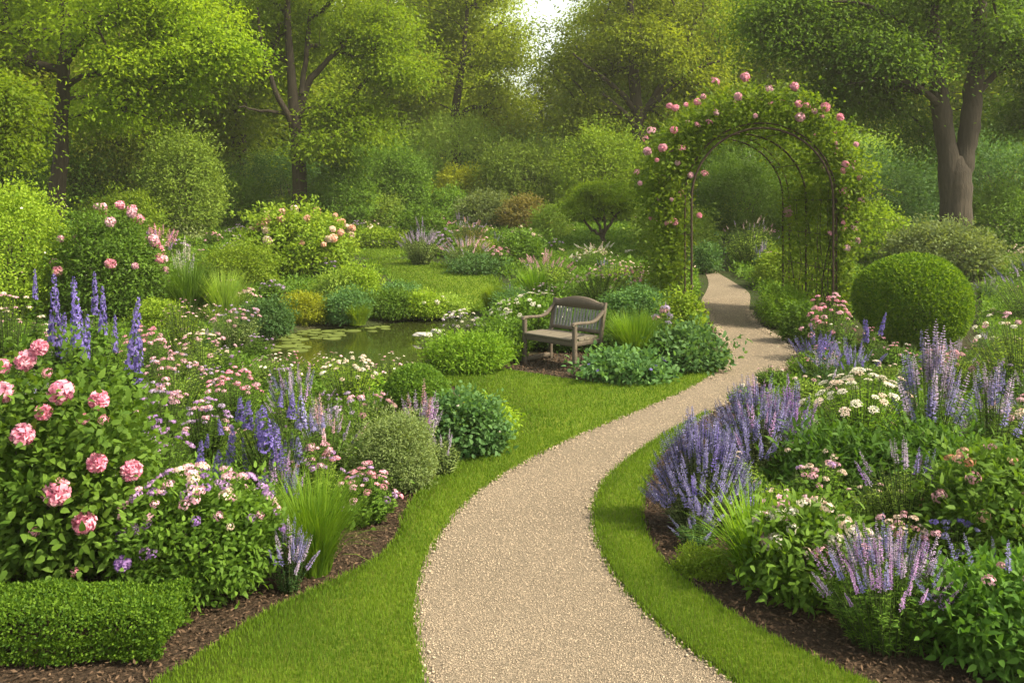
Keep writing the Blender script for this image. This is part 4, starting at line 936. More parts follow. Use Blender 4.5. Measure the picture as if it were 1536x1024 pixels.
for (px, p0, p1) in ((360, 594, 628), (372, 600, 640), (400, 610, 672), (392, 618, 668), (408, 634, 700), (416, 640, 690), (427, 660, 692), (436, 648, 672), (350, 636, 660), (332, 628, 650), (346, 652, 690), (324, 685, 720), (332, 676, 712), (338, 690, 730), (371, 674, 700), (448, 655, 690), (425, 690, 715), (420, 586, 608), (437, 592, 625), (470, 620, 645), (452, 596, 640), (485, 622, 640), (365, 655, 672), (300, 660, 690), (310, 650, 668)):
    d_ = yy + R.uniform(-.25, .1); L_ = (p1 - p0) / F * d_; flower('delph', 'violet' if px < 440 else 'lavender', r, (at(px, d_) - xx, d_ - yy, zof(p1, d_)), L_ * 1.1, (R.normal() * .12, R.normal() * .1, 1)).scale = (L_ * 1.75, L_ * 1.75, L_ * 1.1)
PE('verbena', 'perennial', (168, 310, 615, 790), 'airy lilac flower heads on dark stems between the pink shrub and the larkspur', 'green', ns=120, lf=20, L=.06, asp=.2, fl='cluster', cols=['lilac', 'lilac', 'purple'], nf=26, fs=.036, flat=.6)
PE('cranesbill', 'perennial', (205, 330, 690, 840), 'pale green frothy clump with cream flowers above the phlox', 'meadow', ns=110, lf=18, L=.04, asp=.4, fl='cluster', cols=['cream', 'pale'], nf=26, fs=.024)
for i, (px, p0, p1, lab) in enumerate(((53, 404, 448, 'short violet delphinium spire, first of the row beside the left edge'), (83, 412, 516, 'tall stout violet delphinium spire, second of the row from the left edge'), (118, 416, 518, 'tall violet delphinium spire in the middle of the row above the pink shrub'), (143, 408, 470, 'violet delphinium spire with the highest tip of the row'), (155, 430, 500, 'violet delphinium spire close behind the highest one'), (172, 472, 528, 'short pale violet delphinium spire low between two taller ones'), (197, 446, 555, 'last delphinium spire of the row with a nodding tip'))):
    y = 9.6 + R.uniform(-.2, .3) - (px > 180) * .4; x = at(px, y); z0 = zof(p1, y)
    r = thing('delphinium', lab, 'delphinium', (x, y, 0), 'row of delphinium spires')
    L_ = (p1 - p0) / F * y
    mb = MB(); tube(mb, [(0, .05, 0), (.01, .02, z0 * .6), (0, 0, z0 + .05)], [.009, .008, .006], 6); mb.obj('stem', STEM, r)
    f = flower('delph', 'violet', r, (0, 0, z0), L_, (.10 if px > 180 else R.normal() * .03, 0, 1)); f.scale = (L_ * .8, L_ * .8, L_)
    if i in (1, 2, 6):
        f2 = flower('delph', 'violet', r, (.045, .03, z0 - L_ * .18), L_ * .62, (.06, .05, 1))
    mb = MB(); n = 170; t = R.random(n); a = R.uniform(0, 6.28, n); P = np.c_[np.zeros((n, 2)), t * z0 * .98]
    add_leaves(mb, P, np.c_[np.cos(a), np.sin(a), np.full(n, .3)], np.repeat([[0, 0, 1.]], n, 0) + R.normal(size=(n, 3)) * .3, .20 * (1.1 - t * .7), .045, 'leaf', droop=.3); mb.obj('foliage', LM['green'], r)
PE('meadow_clump', 'perennial', (30, 230, 460, 660), 'deep green feathery clump at the foot of the delphiniums', 'green', ns=220, lf=22, L=.09, asp=.16)
PE('valerian', 'perennial', (-40, 70, 430, 600), 'white and pale pink flowered clump at the left edge below the delphiniums', 'green', ns=130, lf=18, L=.07, asp=.25, fl='cluster', cols=['white', 'cream', 'pale'], nf=30, fs=.03)
# the meadow-like middle of the left border
LB = [((205, 320, 520, 650), 'meadow', ['pale', 'mauve', 'haze'], 'cluster', 'pale pink wildflower clump right of the nodding delphinium spire'),
      ((300, 400, 545, 660), 'green', ['rose', 'pink', 'pale'], 'cluster', 'clump with a few strong pink heads above the larkspur'),
      ((390, 500, 560, 680), 'meadow', ['haze', 'lavender', 'lilac'], 'spike', 'pale lilac spires behind the larkspur'),
      ((470, 580, 526, 630), 'lime', ['white', 'cream'], 'cluster', 'yellow green clump with cream specks near the pond bank'),
      ((250, 360, 490, 590), 'meadow', ['pale', 'cream'], 'cluster', 'frothy pale clump between the delphiniums and the pond'),
      ((350, 470, 526, 600), 'meadow', ['pale', 'white'], 'dot', 'light green clump with tiny white flowers by the near pond bank'),
      ((430, 560, 526, 590), 'lime', ['white', 'pale'], 'dot', 'feathery yellow green clump over the near end of the pond'),
      ((540, 630, 526, 600), 'meadow', ['white', 'pale'], 'dot', 'feathery clump with white specks at the right end of the pond bank'),
      ((200, 290, 560, 700), 'green', ['lilac', 'haze', 'pale'], 'cluster', 'leafy clump with scattered lilac heads below the delphinium row'),
      ((270, 350, 590, 720), 'green', ['haze', 'pale', 'lilac'], 'cluster', 'leafy clump with faint pink heads left of the larkspur'),
      ((440, 540, 610, 740), 'green', ['haze', 'lavender', 'pale'], 'spike', 'grey lilac spires right of the larkspur'),
      ((430, 520, 660, 780), 'meadow', ['pale', 'rose', 'lilac'], 'cluster', 'pink flecked clump behind the bright grass fountain'),
      ((390, 450, 690, 830), 'green', ['lilac', 'violet'], 'spike', 'thin violet spires between the phlox and the grass fountain'),
      ((310, 400, 445, 545), 'grey', ['haze', 'pale'], 'cluster', 'greyish flower clump left of the lily pads'),
      ((230, 320, 440, 560), 'lime', ['pale', 'cream'], 'dot', 'light yellow green clump under the fern like grasses'),
      ((170, 260, 480, 600), 'green', ['pale', 'rose'], 'cluster', 'leafy clump with pink heads behind the nodding delphinium')]
for bx, m_, cl, fk, lab in LB:
    PE('wildflower_clump', 'perennial', bx, lab, m_, ns=110, lf=16, L=.055, asp=.2, fl=fk, cols=cl, nf=36, fs=dict(cluster=.03, spike=.17, dot=.022)[fk])
# ------------------------------------------------------------------ left border, behind
SH('shrub', 'shrub', (-80, 104, 280, 500), 'big rounded light green shrub at the left edge below the trees', 'lime', .07, cov=3, lump=.3, fl=[('dot', 'white', 20, .02)])
SH('rose_bush', 'rose bush', (92, 236, 322, 500), 'rose bush with large pink roses beside the slender leaning trunk', 'green', .07, kind='leaf', cov=2.8, lump=.3, fl=[('ball', ['pale', 'rose'], 30, .095, .1)])
SH('rose_bush', 'rose bush', (378, 528, 318, 428), 'wide rose bush with peach roses left of the far lawn', 'lime', .10, kind='leaf', cov=2.8, lump=.3, asp=.6, fl=[('ball', ['peach', 'cream'], 34, .11, .15)])
SH('lime_bush', 'shrub', (308, 408, 370, 445), 'bright lime rounded bush in front of the peach rose bush', 'lime', .06, lump=.3)
SH('lime_bush', 'shrub', (203, 266, 452, 512), 'small bright lime mound right of the delphinium tips', 'lime', .05)
GR('feather_grass', 'ornamental grass', (236, 330, 400, 492), 'dark feathery grass clump behind the lime mound', 'green', n=900, lean=.7)
GR('feather_grass', 'ornamental grass', (300, 372, 418, 492), 'tall fine grass between the lime bush and the pond', 'meadow', n=800, lean=.5)
SH('silver_bush', 'shrub', (236, 302, 316, 372), 'small silvery white domed bush under the dark shrubs', 'silver', .09, lump=.2, zc=.3)
PE('astilbe', 'perennial', (210, 268, 345, 410), 'dusty pink astilbe plumes behind the rose bush', 'green', ns=50, lf=14, L=.08, asp=.3, fl='plume', cols=['mauve', 'rose', 'lilac'], nf=24, fs=.32)
PE('lupin', 'perennial', (258, 296, 378, 450), 'pale grey lilac spires above the feathery grass', 'grey', ns=26, lf=12, L=.07, asp=.2, fl='spike', cols=['haze', 'white'], nf=12, fs=.45)
PE('valerian', 'perennial', (300, 400, 425, 490), 'pinkish flower clump left of the yellow pond bush', 'meadow', ns=90, lf=14, L=.06, asp=.2, fl='cluster', cols=['pale', 'mauve', 'cream'], nf=30, fs=.05)
SH('pond_shrub', 'shrub', (366, 438, 452, 512), 'dark blue green bush at the left end of the pond', 'blue', .05)
SH('golden_bush', 'shrub', (424, 491, 443, 488), 'golden yellow bush on the far bank of the pond', 'gold', .05, asp=.35)
SH('pond_shrub', 'shrub', (488, 548, 436, 488), 'green mound right of the golden bush on the pond bank', 'blue', .05)
SH('pond_shrub', 'shrub', (478, 536, 408, 458), 'drooping light green mound below the peach rose bush', 'meadow', .09, asp=.25, droopy=.8)
SH('pond_shrub', 'shrub', (512, 568, 402, 458), 'fresh green rounded bush at the near corner of the far lawn', 'lime', .06)
GR('sedge', 'ornamental grass', (500, 572, 458, 490), 'low yellow green sedge at the water line of the pond', 'lime', n=900, lean=.8)
SH('pond_shrub', 'shrub', (546, 622, 436, 480), 'dense green bush on the far pond bank below the lawn', 'green', .055, lump=.3)
SH('pond_shrub', 'shrub', (604, 668, 440, 478), 'green bush with white flecks in the middle of the far pond bank', 'lime', .055, lump=.3, fl=[('cluster', 'white', 14, .05)])
SH('pond_shrub', 'shrub', (640, 700, 446, 476), 'olive green bush at the right end of the far pond bank', 'meadow', .055, lump=.3)
SH('pond_shrub', 'shrub', (575, 622, 426, 446), 'small blue green bush behind the far pond bank', 'blue', .06)
# ------------------------------------------------------------------ round the bench
SH('lush_bush', 'shrub', (642, 758, 502, 566), 'lush bright green mound left of the bench gravel', 'grass', .06, asp=.32, kind='leaf', lump=.3)
PE('wildflower_clump', 'perennial', (652, 730, 462, 530), 'grey green clump with small white flowers on the right pond bank', 'grey', ns=130, lf=14, L=.04, asp=.25, fl='cluster', cols=['white', 'haze'], nf=40, fs=.028)
PE('wildflower_clump', 'perennial', (620, 690, 492, 545), 'pale thin clump beside the white stones at the pond', 'grey', ns=90, lf=14, L=.045, asp=.2, fl='dot', cols='white', nf=16, fs=.02)
GR('golden_grass', 'ornamental grass', (712, 770, 432, 474), 'golden green grass tuft at the right corner of the far lawn', 'lime', n=900, lean=.55)
GR('iris_leaves', 'iris', (770, 838, 408, 460), 'upright light green iris leaves behind the white flowers', 'grass', n=260, bw=.04, lean=.45)
SH('blue_bush', 'shrub', (744, 806, 438, 478), 'soft blue green mound between the golden grass and the white flowers', 'blue', .05, asp=.3)
SH('white_daisy_bush', 'perennial', (738, 872, 446, 527), 'wide bush dotted with white flowers behind the left arm of the bench', 'green', .055, lump=.2, fl=[('umbel', 'white', 70, .038, .3)], depth=.45)
SH('bench_shrub', 'shrub', (726, 786, 478, 546), 'plain dark green bush just left of the bench', 'green', .055, lump=.25)
GR('grass_tuft', 'ornamental grass', (905, 1000, 478, 560), 'tall green grass right of the bench back', 'grass', n=1500, bw=.010, lean=.62)
SH('bench_shrub', 'shrub', (822, 940, 470, 531), 'dark green shrub close behind the bench', 'deep', .055, lump=.25, depth=.35)
SH('cranesbill', 'perennial', (880, 1000, 530, 583), 'blue green leafy mound against the right foot of the bench', 'blue', .075, kind='leaf', asp=.7, fl=[('dot', 'violet', 8, .025)])
SH('cranesbill', 'perennial', (978, 1078, 496, 563), 'dark leafy mound under the left foot of the rose arch', 'blue', .08, kind='leaf', asp=.65)
PE('astilbe', 'perennial', (968, 1024, 456, 540), 'dusky pink plumes around the left posts of the arch', 'green', ns=70, lf=16, L=.06, asp=.3, fl=['plume', 'cluster'], cols=['mauve', 'haze'], nf=18, fs=.065, flat=.7)
SH('shrub', 'shrub', (1000, 1056, 444, 518), 'light green leafy bush at the path edge inside the arch', 'lime', .07, kind='leaf')
SH('shrub', 'shrub', (920, 1000, 430, 500), 'blue green bush between the bench and the arch', 'blue', .06)
CB = [((838, 960, 402, 470), 'meadow', ['pale', 'cream', 'mauve'], 'cluster', 'pinkish meadow clump above the bench back'), ((770, 860, 380, 440), 'meadow', ['mauve', 'pale'], 'plume', 'dusty pink plumes beyond the white flowers'),
      ((880, 970, 388, 440), 'lime', ['pale', 'cream'], 'cluster', 'yellow green clump with pale heads left of the arch'), ((850, 930, 372, 412), 'green', ['white', 'cream'], 'cluster', 'white flecked clump below the small twisted tree'),
      ((920, 1000, 395, 460), 'meadow', ['mauve', 'rose', 'pale'], 'cluster', 'pink flecked clump touching the left side of the arch'), ((780, 850, 420, 470), 'green', ['pale', 'white'], 'dot', 'leafy clump behind the iris leaves')]
for bx, m_, cl, fk, lab in CB:
    PE('wildflower_clump', 'perennial', bx, lab, m_, ns=130, lf=14, L=.07, asp=.2, fl=fk, cols=cl, nf=30, fs=dict(cluster=.036, plume=.18, dot=.03)[fk])
# ------------------------------------------------------------------ far beds beyond the lawn
PE('catmint', 'perennial', (594, 668, 346, 402), 'grey lilac catmint drift at the edge of the far lawn', 'grey', ns=160, lf=14, L=.07, asp=.2, fl='spike', cols='haze', nf=60, fs=.28)
PE('catmint', 'perennial', (655, 745, 358, 408), 'pinkish lilac spires right of the grey catmint drift', 'grey', ns=140, lf=14, L=.07, asp=.2, fl='spike', cols=['haze', 'pale'], nf=60, fs=.22)
SH('flowering_bush', 'shrub', (754, 814, 344, 405), 'rounded green bush with a few cream heads beyond the far lawn', 'green', .09, kind='leaf', fl=[('cluster', 'cream', 8, .09, .4)])
SH('low_bush', 'shrub', (688, 765, 385, 415), 'low blue green edging along the far lawn', 'blue', .07, zc=.3)
SH('low_bush', 'shrub', (690, 770, 365, 402), 'olive green mound in front of the cream headed bush', 'lime', .08)
PE('wildflower_clump', 'perennial', (672, 735, 325, 388), 'peach pink haze of flowers above the lilac spires', 'russet', ns=110, lf=12, L=.08, asp=.2, fl='plume', cols=['peach', 'haze'], nf=26, fs=.13)
SH('low_hedge', 'hedge', (515, 612, 345, 374), 'loose low hedge closing the back lawn', 'lime', .08, depth=.35, lump=.12)
FB = [((222, 325, 192, 372), 'meadow', 'tall soft green shrub in the gap between the two left trees'), ((468, 556, 236, 358), 'green', 'tall green shrub just right of the forked trunk'), ((600, 665, 310, 372), 'green', 'dark rounded bush behind the catmint drift'), ((500, 570, 294, 350), 'lime', 'bright rounded bush right of the forked trunk'), ((555, 606, 300, 352), 'meadow', 'pale bush left of the dark rounded bush'),
      ((640, 700, 282, 345), 'green', 'dense green bush at the foot of the slim distant tree'), ((690, 765, 288, 352), 'grey', 'soft grey green bush in the middle of the far beds'), ((752, 818, 296, 356), 'russet', 'brownish green bush left of the small twisted tree'),
      ((800, 850, 310, 368), 'meadow', 'pale straw green bush beside the brownish one'), ((556, 642, 228, 338), 'green', 'tall layered green shrub between two trunks'), ((300, 396, 268, 352), 'green', 'dark domed shrub behind the silvery bush'),
      ((652, 735, 254, 334), 'gold', 'yellow green shrub right of the slim distant trunk'), ((715, 860, 216, 338), 'meadow', 'large soft green shrub left of the small twisted tree'), ((845, 965, 195, 346), 'lime', 'large light green shrub behind the small twisted tree'),
      ((930, 1000, 235, 340), 'green', 'green shrub close behind the left side of the arch'), ((1050, 1180, 244, 361), 'green', 'dark green shrub seen through the rose arch'), ((1062, 1120, 298, 358), 'lime', 'bright green shrub seen low through the arch'),
      ((1150, 1280, 260, 350), 'green', 'green shrub behind the right side of the arch'), ((1268, 1362, 312, 410), 'lime', 'yellow green arching shrub left of the thick forked trunk'), ((1330, 1490, 336, 425), 'grey', 'wide grey green shrub behind the clipped round bush'),
      ((1436, 1570, 282, 395), 'green', 'dense green shrub right of the thick forked trunk'), ((1480, 1640, 255, 350), 'lime', 'yellow green shrub at the right edge under the great tree'), ((1330, 1425, 255, 345), 'deep', 'dark shrub left of the thick forked trunk'),
      ((225, 300, 270, 361), 'green', 'green shrub in the gap left of the dark domed shrub'), ((130, 240, 292, 380), 'lime', 'yellow green shrub right of the slender leaning trunk'), ((395, 480, 300, 352), 'meadow', 'pale leafy shrub in front of the forked trunk'),
      ((455, 530, 268, 335), 'deep', 'dark shrub right of the forked trunk'), ((960, 1050, 300, 400), 'meadow', 'light shrub behind the left posts of the arch')]
for bx, m_, lab in FB:
    SH('garden_shrub', 'shrub', bx, lab, m_, .11, cov=2.6, lump=.35, depth=.7, kind='kite')
PE('sedum', 'perennial', (420, 505, 295, 345), 'greyish pink haze of flowers beside the forked trunk', 'grey', ns=110, lf=12, L=.09, asp=.2, fl='plume', cols=['haze', 'mauve'], nf=26, fs=.2)
PE('meadow_grass', 'perennial', (350, 470, 340, 395), 'pale seed heads in front of the dark domed shrub', 'meadow', ns=120, lf=12, L=.09, asp=.15, fl='plume', cols=['white', 'haze'], nf=24, fs=.22)
PE('meadow_grass', 'perennial', (1075, 1175, 325, 410), 'pinkish meadow seen through the rose arch', 'meadow', ns=180, lf=12, L=.10, asp=.14, fl='plume', cols=['haze', 'cream', 'mauve'], nf=30, fs=.12)
PE('meadow_grass', 'perennial', (830, 960, 366, 400), 'soft meadow under the small twisted tree', 'meadow', ns=160, lf=12, L=.10, asp=.14, fl='plume', cols=['cream', 'white'], nf=20, fs=.2)
SH('path_shrub', 'shrub', (1136, 1196, 378, 436), 'bright green rounded shrub at the bend of the path beyond the arch', 'lime', .07)
SH('path_shrub', 'shrub', (1040, 1076, 366, 412), 'small dark bush at the far end of the path', 'blue', .07)
SH('path_shrub', 'shrub', (1148, 1212, 432, 494), 'leafy mound hugging the right edge of the path inside the arch', 'grass', .06, asp=.3)
SH('path_shrub', 'shrub', (1176, 1234, 458, 518), 'dark green mound by the right foot of the arch', 'green', .06, kind='leaf')
# ------------------------------------------------------------------ right border
PE('pink_yarrow', 'perennial', (1190, 1292, 428, 548), 'tall pink flowered stems at the right foot of the arch', 'green', ns=130, lf=16, L=.07, asp=.16, fl='cluster', cols=['rose', 'pale', 'mauve'], nf=44, fs=.042, flat=.85)
PE('blue_salvia', 'perennial', (1190, 1262, 508, 572), 'short violet blue spikes at the bend of the path', 'green', ns=60, lf=14, L=.05, asp=.2, fl='spike', cols='violet', nf=22, fs=.26)
PE('blue_salvia', 'perennial', (1284, 1325, 478, 566), 'two tall blue spires in front of the clipped round bush', 'green', ns=8, lf=22, L=.06, asp=.2, fl='delph', cols='violet', nf=3, fs=.30, flat=.1)
PE('blue_salvia', 'perennial', (1225, 1330, 520, 596), 'low hazy blue spikes left of the white yarrow', 'blue', ns=70, lf=16, L=.05, asp=.2, fl='spike', cols=['lavender', 'violet'], nf=30, fs=.22)
PE('white_yarrow', 'perennial', (1188, 1400, 536, 712), 'white yarrow with flat flower heads in the middle of the right border', 'grass', ns=260, lf=18, L=.06, asp=.25, fl='umbel', cols=['white', 'white', 'cream'], nf=54, fs=.045, flat=.62)
PE('tall_salvia', 'perennial', (1335, 1450, 515, 745), 'tall grey lilac salvia spires right of the white yarrow', 'green', ns=130, lf=20, L=.08, asp=.2, z1=.75, fl='spike', cols=['haze', 'haze', 'lavender'], nf=60, fs=.30, flat=.6)
PE('tall_salvia', 'perennial', (1430, 1540, 560, 740), 'looser grey lilac spires near the right edge', 'green', ns=90, lf=20, L=.08, asp=.2, z1=.8, fl='spike', cols=['haze', 'lavender'], nf=26, fs=.26, flat=.6)
PE('lavender', 'lavender', (976, 1128, 632, 815), 'front lavender bush full of blue purple spikes leaning over the lawn edge', 'grey', ns=300, lf=18, L=.05, asp=.14, z0=.05, z1=.72, fl='spike', cols=['lavender', 'lavender', 'lavender', 'violet'], nf=95, fs=.19, flat=.7, base=.45, extra=150)
PE('lavender', 'lavender', (1062, 1208, 584, 735), 'rear lavender bush full of blue purple spikes behind the one on the lawn edge', 'grey', ns=300, lf=18, L=.05, asp=.14, z0=.05, z1=.72, fl='spike', cols=['lavender', 'lavender', 'lavender', 'lilac'], nf=95, fs=.20, flat=.6, base=.45, extra=120)
PE('lavender', 'lavender', (1158, 1216, 592, 705), 'small lavender with few spikes at the path bend above the two full lavender bushes', 'blue', ns=70, lf=16, L=.05, asp=.14, fl='spike', cols=['lavender', 'purple'], nf=30, fs=.26)
SH('leafy_clump', 'perennial', (1180, 1345, 652, 770), 'leafy green clump right of the rear lavender bush', 'deep', .08, kind='leaf', asp=.35, lump=.3, fl=[('cluster', 'cream', 9, .03, .4)])
SH('leafy_clump', 'perennial', (1300, 1475, 650, 780), 'dark broad leaved clump below the tall salvia', 'deep', .075, kind='leaf', asp=.3, lump=.3)
GR('daylily', 'daylily', (1078, 1182, 745, 895), 'arching strap leaves between the lavender and the white phlox', 'grass', n=330, bw=.014, lean=1.0)
SH('moss_mound', 'perennial', (1016, 1094, 826, 872), 'little bright moss like mound on the bare mulch', 'lime', .022, zc=.25, asp=.4)
PE('catmint', 'perennial', (1005, 1085, 775, 835), 'low grey tuft at the foot of the front lavender bush', 'blue', ns=70, lf=18, L=.03, asp=.3, fl='spike', cols='lavender', nf=12, fs=.10)
r = SH('white_phlox', 'perennial', (1138, 1302, 762, 918), 'leafy phlox with white and blush heads in front of the lavender', 'green', .062, kind='leaf', asp=.45, lump=.28, fl=[('cluster', ['white', 'white', 'cream', 'pale'], 40, .044, .35)])
PE('catmint', 'perennial', (1232, 1430, 802, 1005), 'near clump of lilac catmint spires with pink tips in the right corner', 'green', ns=230, lf=22, L=.05, asp=.17, z1=.8, fl='spike', cols=['lavender', 'haze', 'lilac'], nf=80, fs=.15, flat=.42, base=.5, extra=40)
SH('leafy_clump', 'perennial', (1395, 1640, 855, 1035), 'broad leaved green clump filling the lower right corner', 'deep', .065, kind='leaf', asp=.42, lump=.4, fl=[('cluster', ['mauve', 'pale'], 8, .03, .3), ('spike', 'lavender', 6, .14, .4)])
SH('russet_spirea', 'shrub', (1400, 1620, 680, 880), 'leafy shrub with rusty faded flower heads near the right edge', 'green', .07, kind='leaf', asp=.4, lump=.3, fl=[('cluster', ['rust', 'mauve', 'peach'], 26, .04, .1)])
PE('purple_salvia', 'perennial', (1292, 1425, 668, 840), 'fine light green stems with a few purple spikes above the white phlox', 'meadow', ns=120, lf=18, L=.05, asp=.2, fl='spike', cols=['purple', 'lavender', 'haze'], nf=16, fs=.16)
PE('wildflower_clump', 'perennial', (1300, 1400, 760, 880), 'blush flower heads behind the near catmint', 'meadow', ns=90, lf=16, L=.05, asp=.25, fl='cluster', cols=['cream', 'pale', 'mauve'], nf=20, fs=.028)
PE('wildflower_clump', 'perennial', (1180, 1290, 680, 800), 'pale pink heads on leafy stems between lavender and phlox', 'green', ns=110, lf=16, L=.06, asp=.3, fl='cluster', cols=['pale', 'cream', 'lilac'], nf=16, fs=.03)
PE('wildflower_clump', 'perennial', (1380, 1480, 770, 890), 'greenish clump with small blue flowers before the rusty shrub', 'green', ns=90, lf=16, L=.06, asp=.3, fl='cluster', cols=['violet', 'lavender', 'pale'], nf=12, fs=.025)
for bx, m_, lab in (((1215, 1300, 474, 552), 'green', 'plain leafy clump between the pink flowered stems and the clipped round bush'), ((1088, 1140, 572, 622), 'grass', 'low leafy tuft on the path edge just above the rear lavender bush'),
                    ((1128, 1190, 545, 592), 'green', 'low green tuft on the outer bend of the path'), ((1290, 1400, 505, 572), 'deep', 'dark leafy clump under the front of the clipped round bush')):
    PE('wildflower_clump', 'perennial', bx, lab, m_, ns=130, lf=18, L=.06, asp=.25, fl='cluster', cols=['pale', 'white'], nf=5, fs=.02)
RB = [((1440, 1620, 455, 620), 'lime', ['cream', 'pale', 'white'], 'cluster', 'sunlit yellow green meadow with blush heads right of the clipped round bush'),
      ((1470, 1640, 390, 500), 'grass', ['haze', 'violet'], 'spike', 'sunny grass with a few blue spikes at the right edge'), ((1360, 1480, 520, 600), 'meadow', ['pale', 'mauve'], 'cluster', 'pale heads at the foot of the clipped round bush'),
      ((1480, 1640, 580, 720), 'meadow', ['haze', 'pale', 'cream'], 'cluster', 'flecked light green clump at the right edge below the meadow'), ((1500, 1640, 360, 420), 'meadow', ['cream'], 'cluster', 'pale clump far back at the right edge')]
for bx, m_, cl, fk, lab in RB:
    PE('wildflower_clump', 'perennial', bx, lab, m_, ns=190, lf=16, L=.065, asp=.22, fl=fk, cols=cl, nf=26, fs=dict(cluster=.04, spike=.2, dot=.03)[fk])

# ------------------------------------------------------------------ pond things and stones
def pad(x, y, r, lab, grp):
    mb = MB(); n = 22; a = np.linspace(.22, 6.06, n) + R.uniform(0, 6.28); V = np.concatenate([[[0, 0, 0]], np.c_[np.cos(a), np.sin(a), np.zeros(n) + .02] * r])
    mb.add(V, [(0, i, i + 1) for i in range(1, n)]); W = V - [0, 0, .006]; mb.add(np.concatenate([V[1:], W[1:]]), [(i, i + 1, n + i + 1, n + i) for i in range(n - 1)])
    o = mb.obj('lily_pad', PAD, loc=(x, y, -.070 + R.uniform(0, .004))); tag(o, lab, 'lily pad', grp); return o
placed = []
for px0, px1, py0, py1, n in ((398, 455, 496, 520, 22), (440, 510, 488, 504, 18), (500, 580, 484, 491, 6)):
    for k in range(n):
        for tr_ in range(30):
            X, Y = gp(R.uniform(px0, px1), R.uniform(py0, py1)); r_ = R.uniform(.09, .19)
            if inside(pond, X, Y) and all(math.hypot(X - a, Y - b) > (r_ + c) * .95 for a, b, c in placed):
                placed.append((X, Y, r_)); pad(X, Y, r_, 'flat green lily pad floating at the left end of the pond', 'lily pads on the pond'); break
def rock(px, py, w, h, lab, name='stone'):
    X, Y = gp(px, py); mb = MB(); D = rv(420)
    import bmesh
    bm = bmesh.new(); bmesh.ops.create_icosphere(bm, subdivisions=3, radius=1)
    for v in bm.verts:
        c = v.co; s = 1 + .14 * math.sin(c.x * 3 + px) + .12 * math.sin(c.y * 4.3 + py) + .08 * math.sin(c.z * 5 + c.x * 4)
        v.co = Vector((c.x * s * w / 2, c.y * s * w * .35, max(-.3, min(.75, c.z * s)) * h))
    me = bpy.data.meshes.new(name); bm.to_mesh(me); bm.free(); me.materials.append(STONE)
    o = bpy.data.objects.new(name, me); C.objects.link(o); o.location = (X, Y, g(Y) + .02); tag(o, lab, 'stone')
rock(634, 504, .30, .06, 'flat pale stone at the right end of the pond')
rock(655, 499, .24, .06, 'smaller pale stone beside the flat one at the pond')
X, Y = gp(562, 371); mb = MB(); beam(mb, (-.75, 0, .12), (.75, .05, .12), .5, .2, (0, 1, 0)); o = mb.obj('stone_slab', STONE, loc=(X, Y, g(Y) + .02)); tag(o, 'long low grey stone slab at the back of the back lawn', 'stone slab')

# ------------------------------------------------------------------ fillers: the unnamed mass of border plants
no_go = [path_poly, lawn_left, lawn_right, lawn_far, lawn_back, pond, patch]
def clear(x, y, m):
    A = np.array([x]); B = np.array([y])
    return all(not inside(P, A, B)[0] and edge_dist(P, A, B)[0] > m for P in no_go)
def filler(name, m_, cl, fk, h, w, Yr, kw):
    r = thing(name, 'x', 'perennial', (0, -5, 0)); peren_parts(r, w, h, m_, Y=Yr, fl=fk, cols=cl, **kw); return r
guard = [np.array(q, float) for q in ([(862, 300), (950, 300), (950, 372), (862, 372)], [(395, 525), (430, 490), (700, 470), (650, 530), (520, 535)], [(560, 470), (545, 365), (610, 365), (760, 420), (740, 455), (690, 478)], [(780, 440), (915, 440), (915, 560), (780, 560)],
         [(660, 560), (1090, 520), (1090, 560), (900, 650), (760, 720), (745, 600)], [(1050, 398), (1075, 398), (1135, 440), (1200, 530), (1150, 575), (1020, 660), (940, 640), (1090, 530), (1045, 450)])]
def hides(X, Y, h):
    px = CX + X / Y * F; top = HY + (CH - g(Y) - h) / Y * F; yb = py_of(Y)
    return any(inside(q, np.array([px + dx]), np.array([yy]))[0] for q in guard for dx in (-8, 8) for yy in (top + 3, (top * 2 + yb) / 3))
FP = []
for zi, Yr in enumerate((8, 14, 26)):
    k = dict(ns=80, lf=20, L=.06, asp=.22, nf=12, fs=.021 * (1 + zi * .25)); b = []
    b.append(filler('filler_perennial', 'green', ['pale', 'rose'], 'cluster', .5, .55, Yr, k)); b.append(filler('filler_perennial', 'meadow', ['pale', 'cream'], 'cluster', .45, .55, Yr, dict(k, nf=5)))
    b.append(filler('filler_perennial', 'green', ['lilac', 'haze'], 'cluster', .5, .5, Yr, k)); b.append(filler('filler_perennial', 'lime', ['cream', 'pale'], 'dot', .38, .6, Yr, k))
    b.append(filler('filler_perennial', 'grass', None, None, .42, .6, Yr, dict(ns=80, lf=18, L=.08, asp=.2)))
    b.append(filler('filler_perennial', 'blue', ['haze', 'lavender'], 'spike', .5, .5, Yr, dict(ns=60, lf=18, L=.05, asp=.3, nf=9, fs=.14 * (1 + zi * .2))))
    FP.append(b)
DESC = ['pink flecked leafy perennial', 'pale green perennial with a few pale heads', 'leafy perennial with lilac heads', 'low yellow green perennial', 'plain leafy green perennial', 'blue green perennial with lilac spikes']
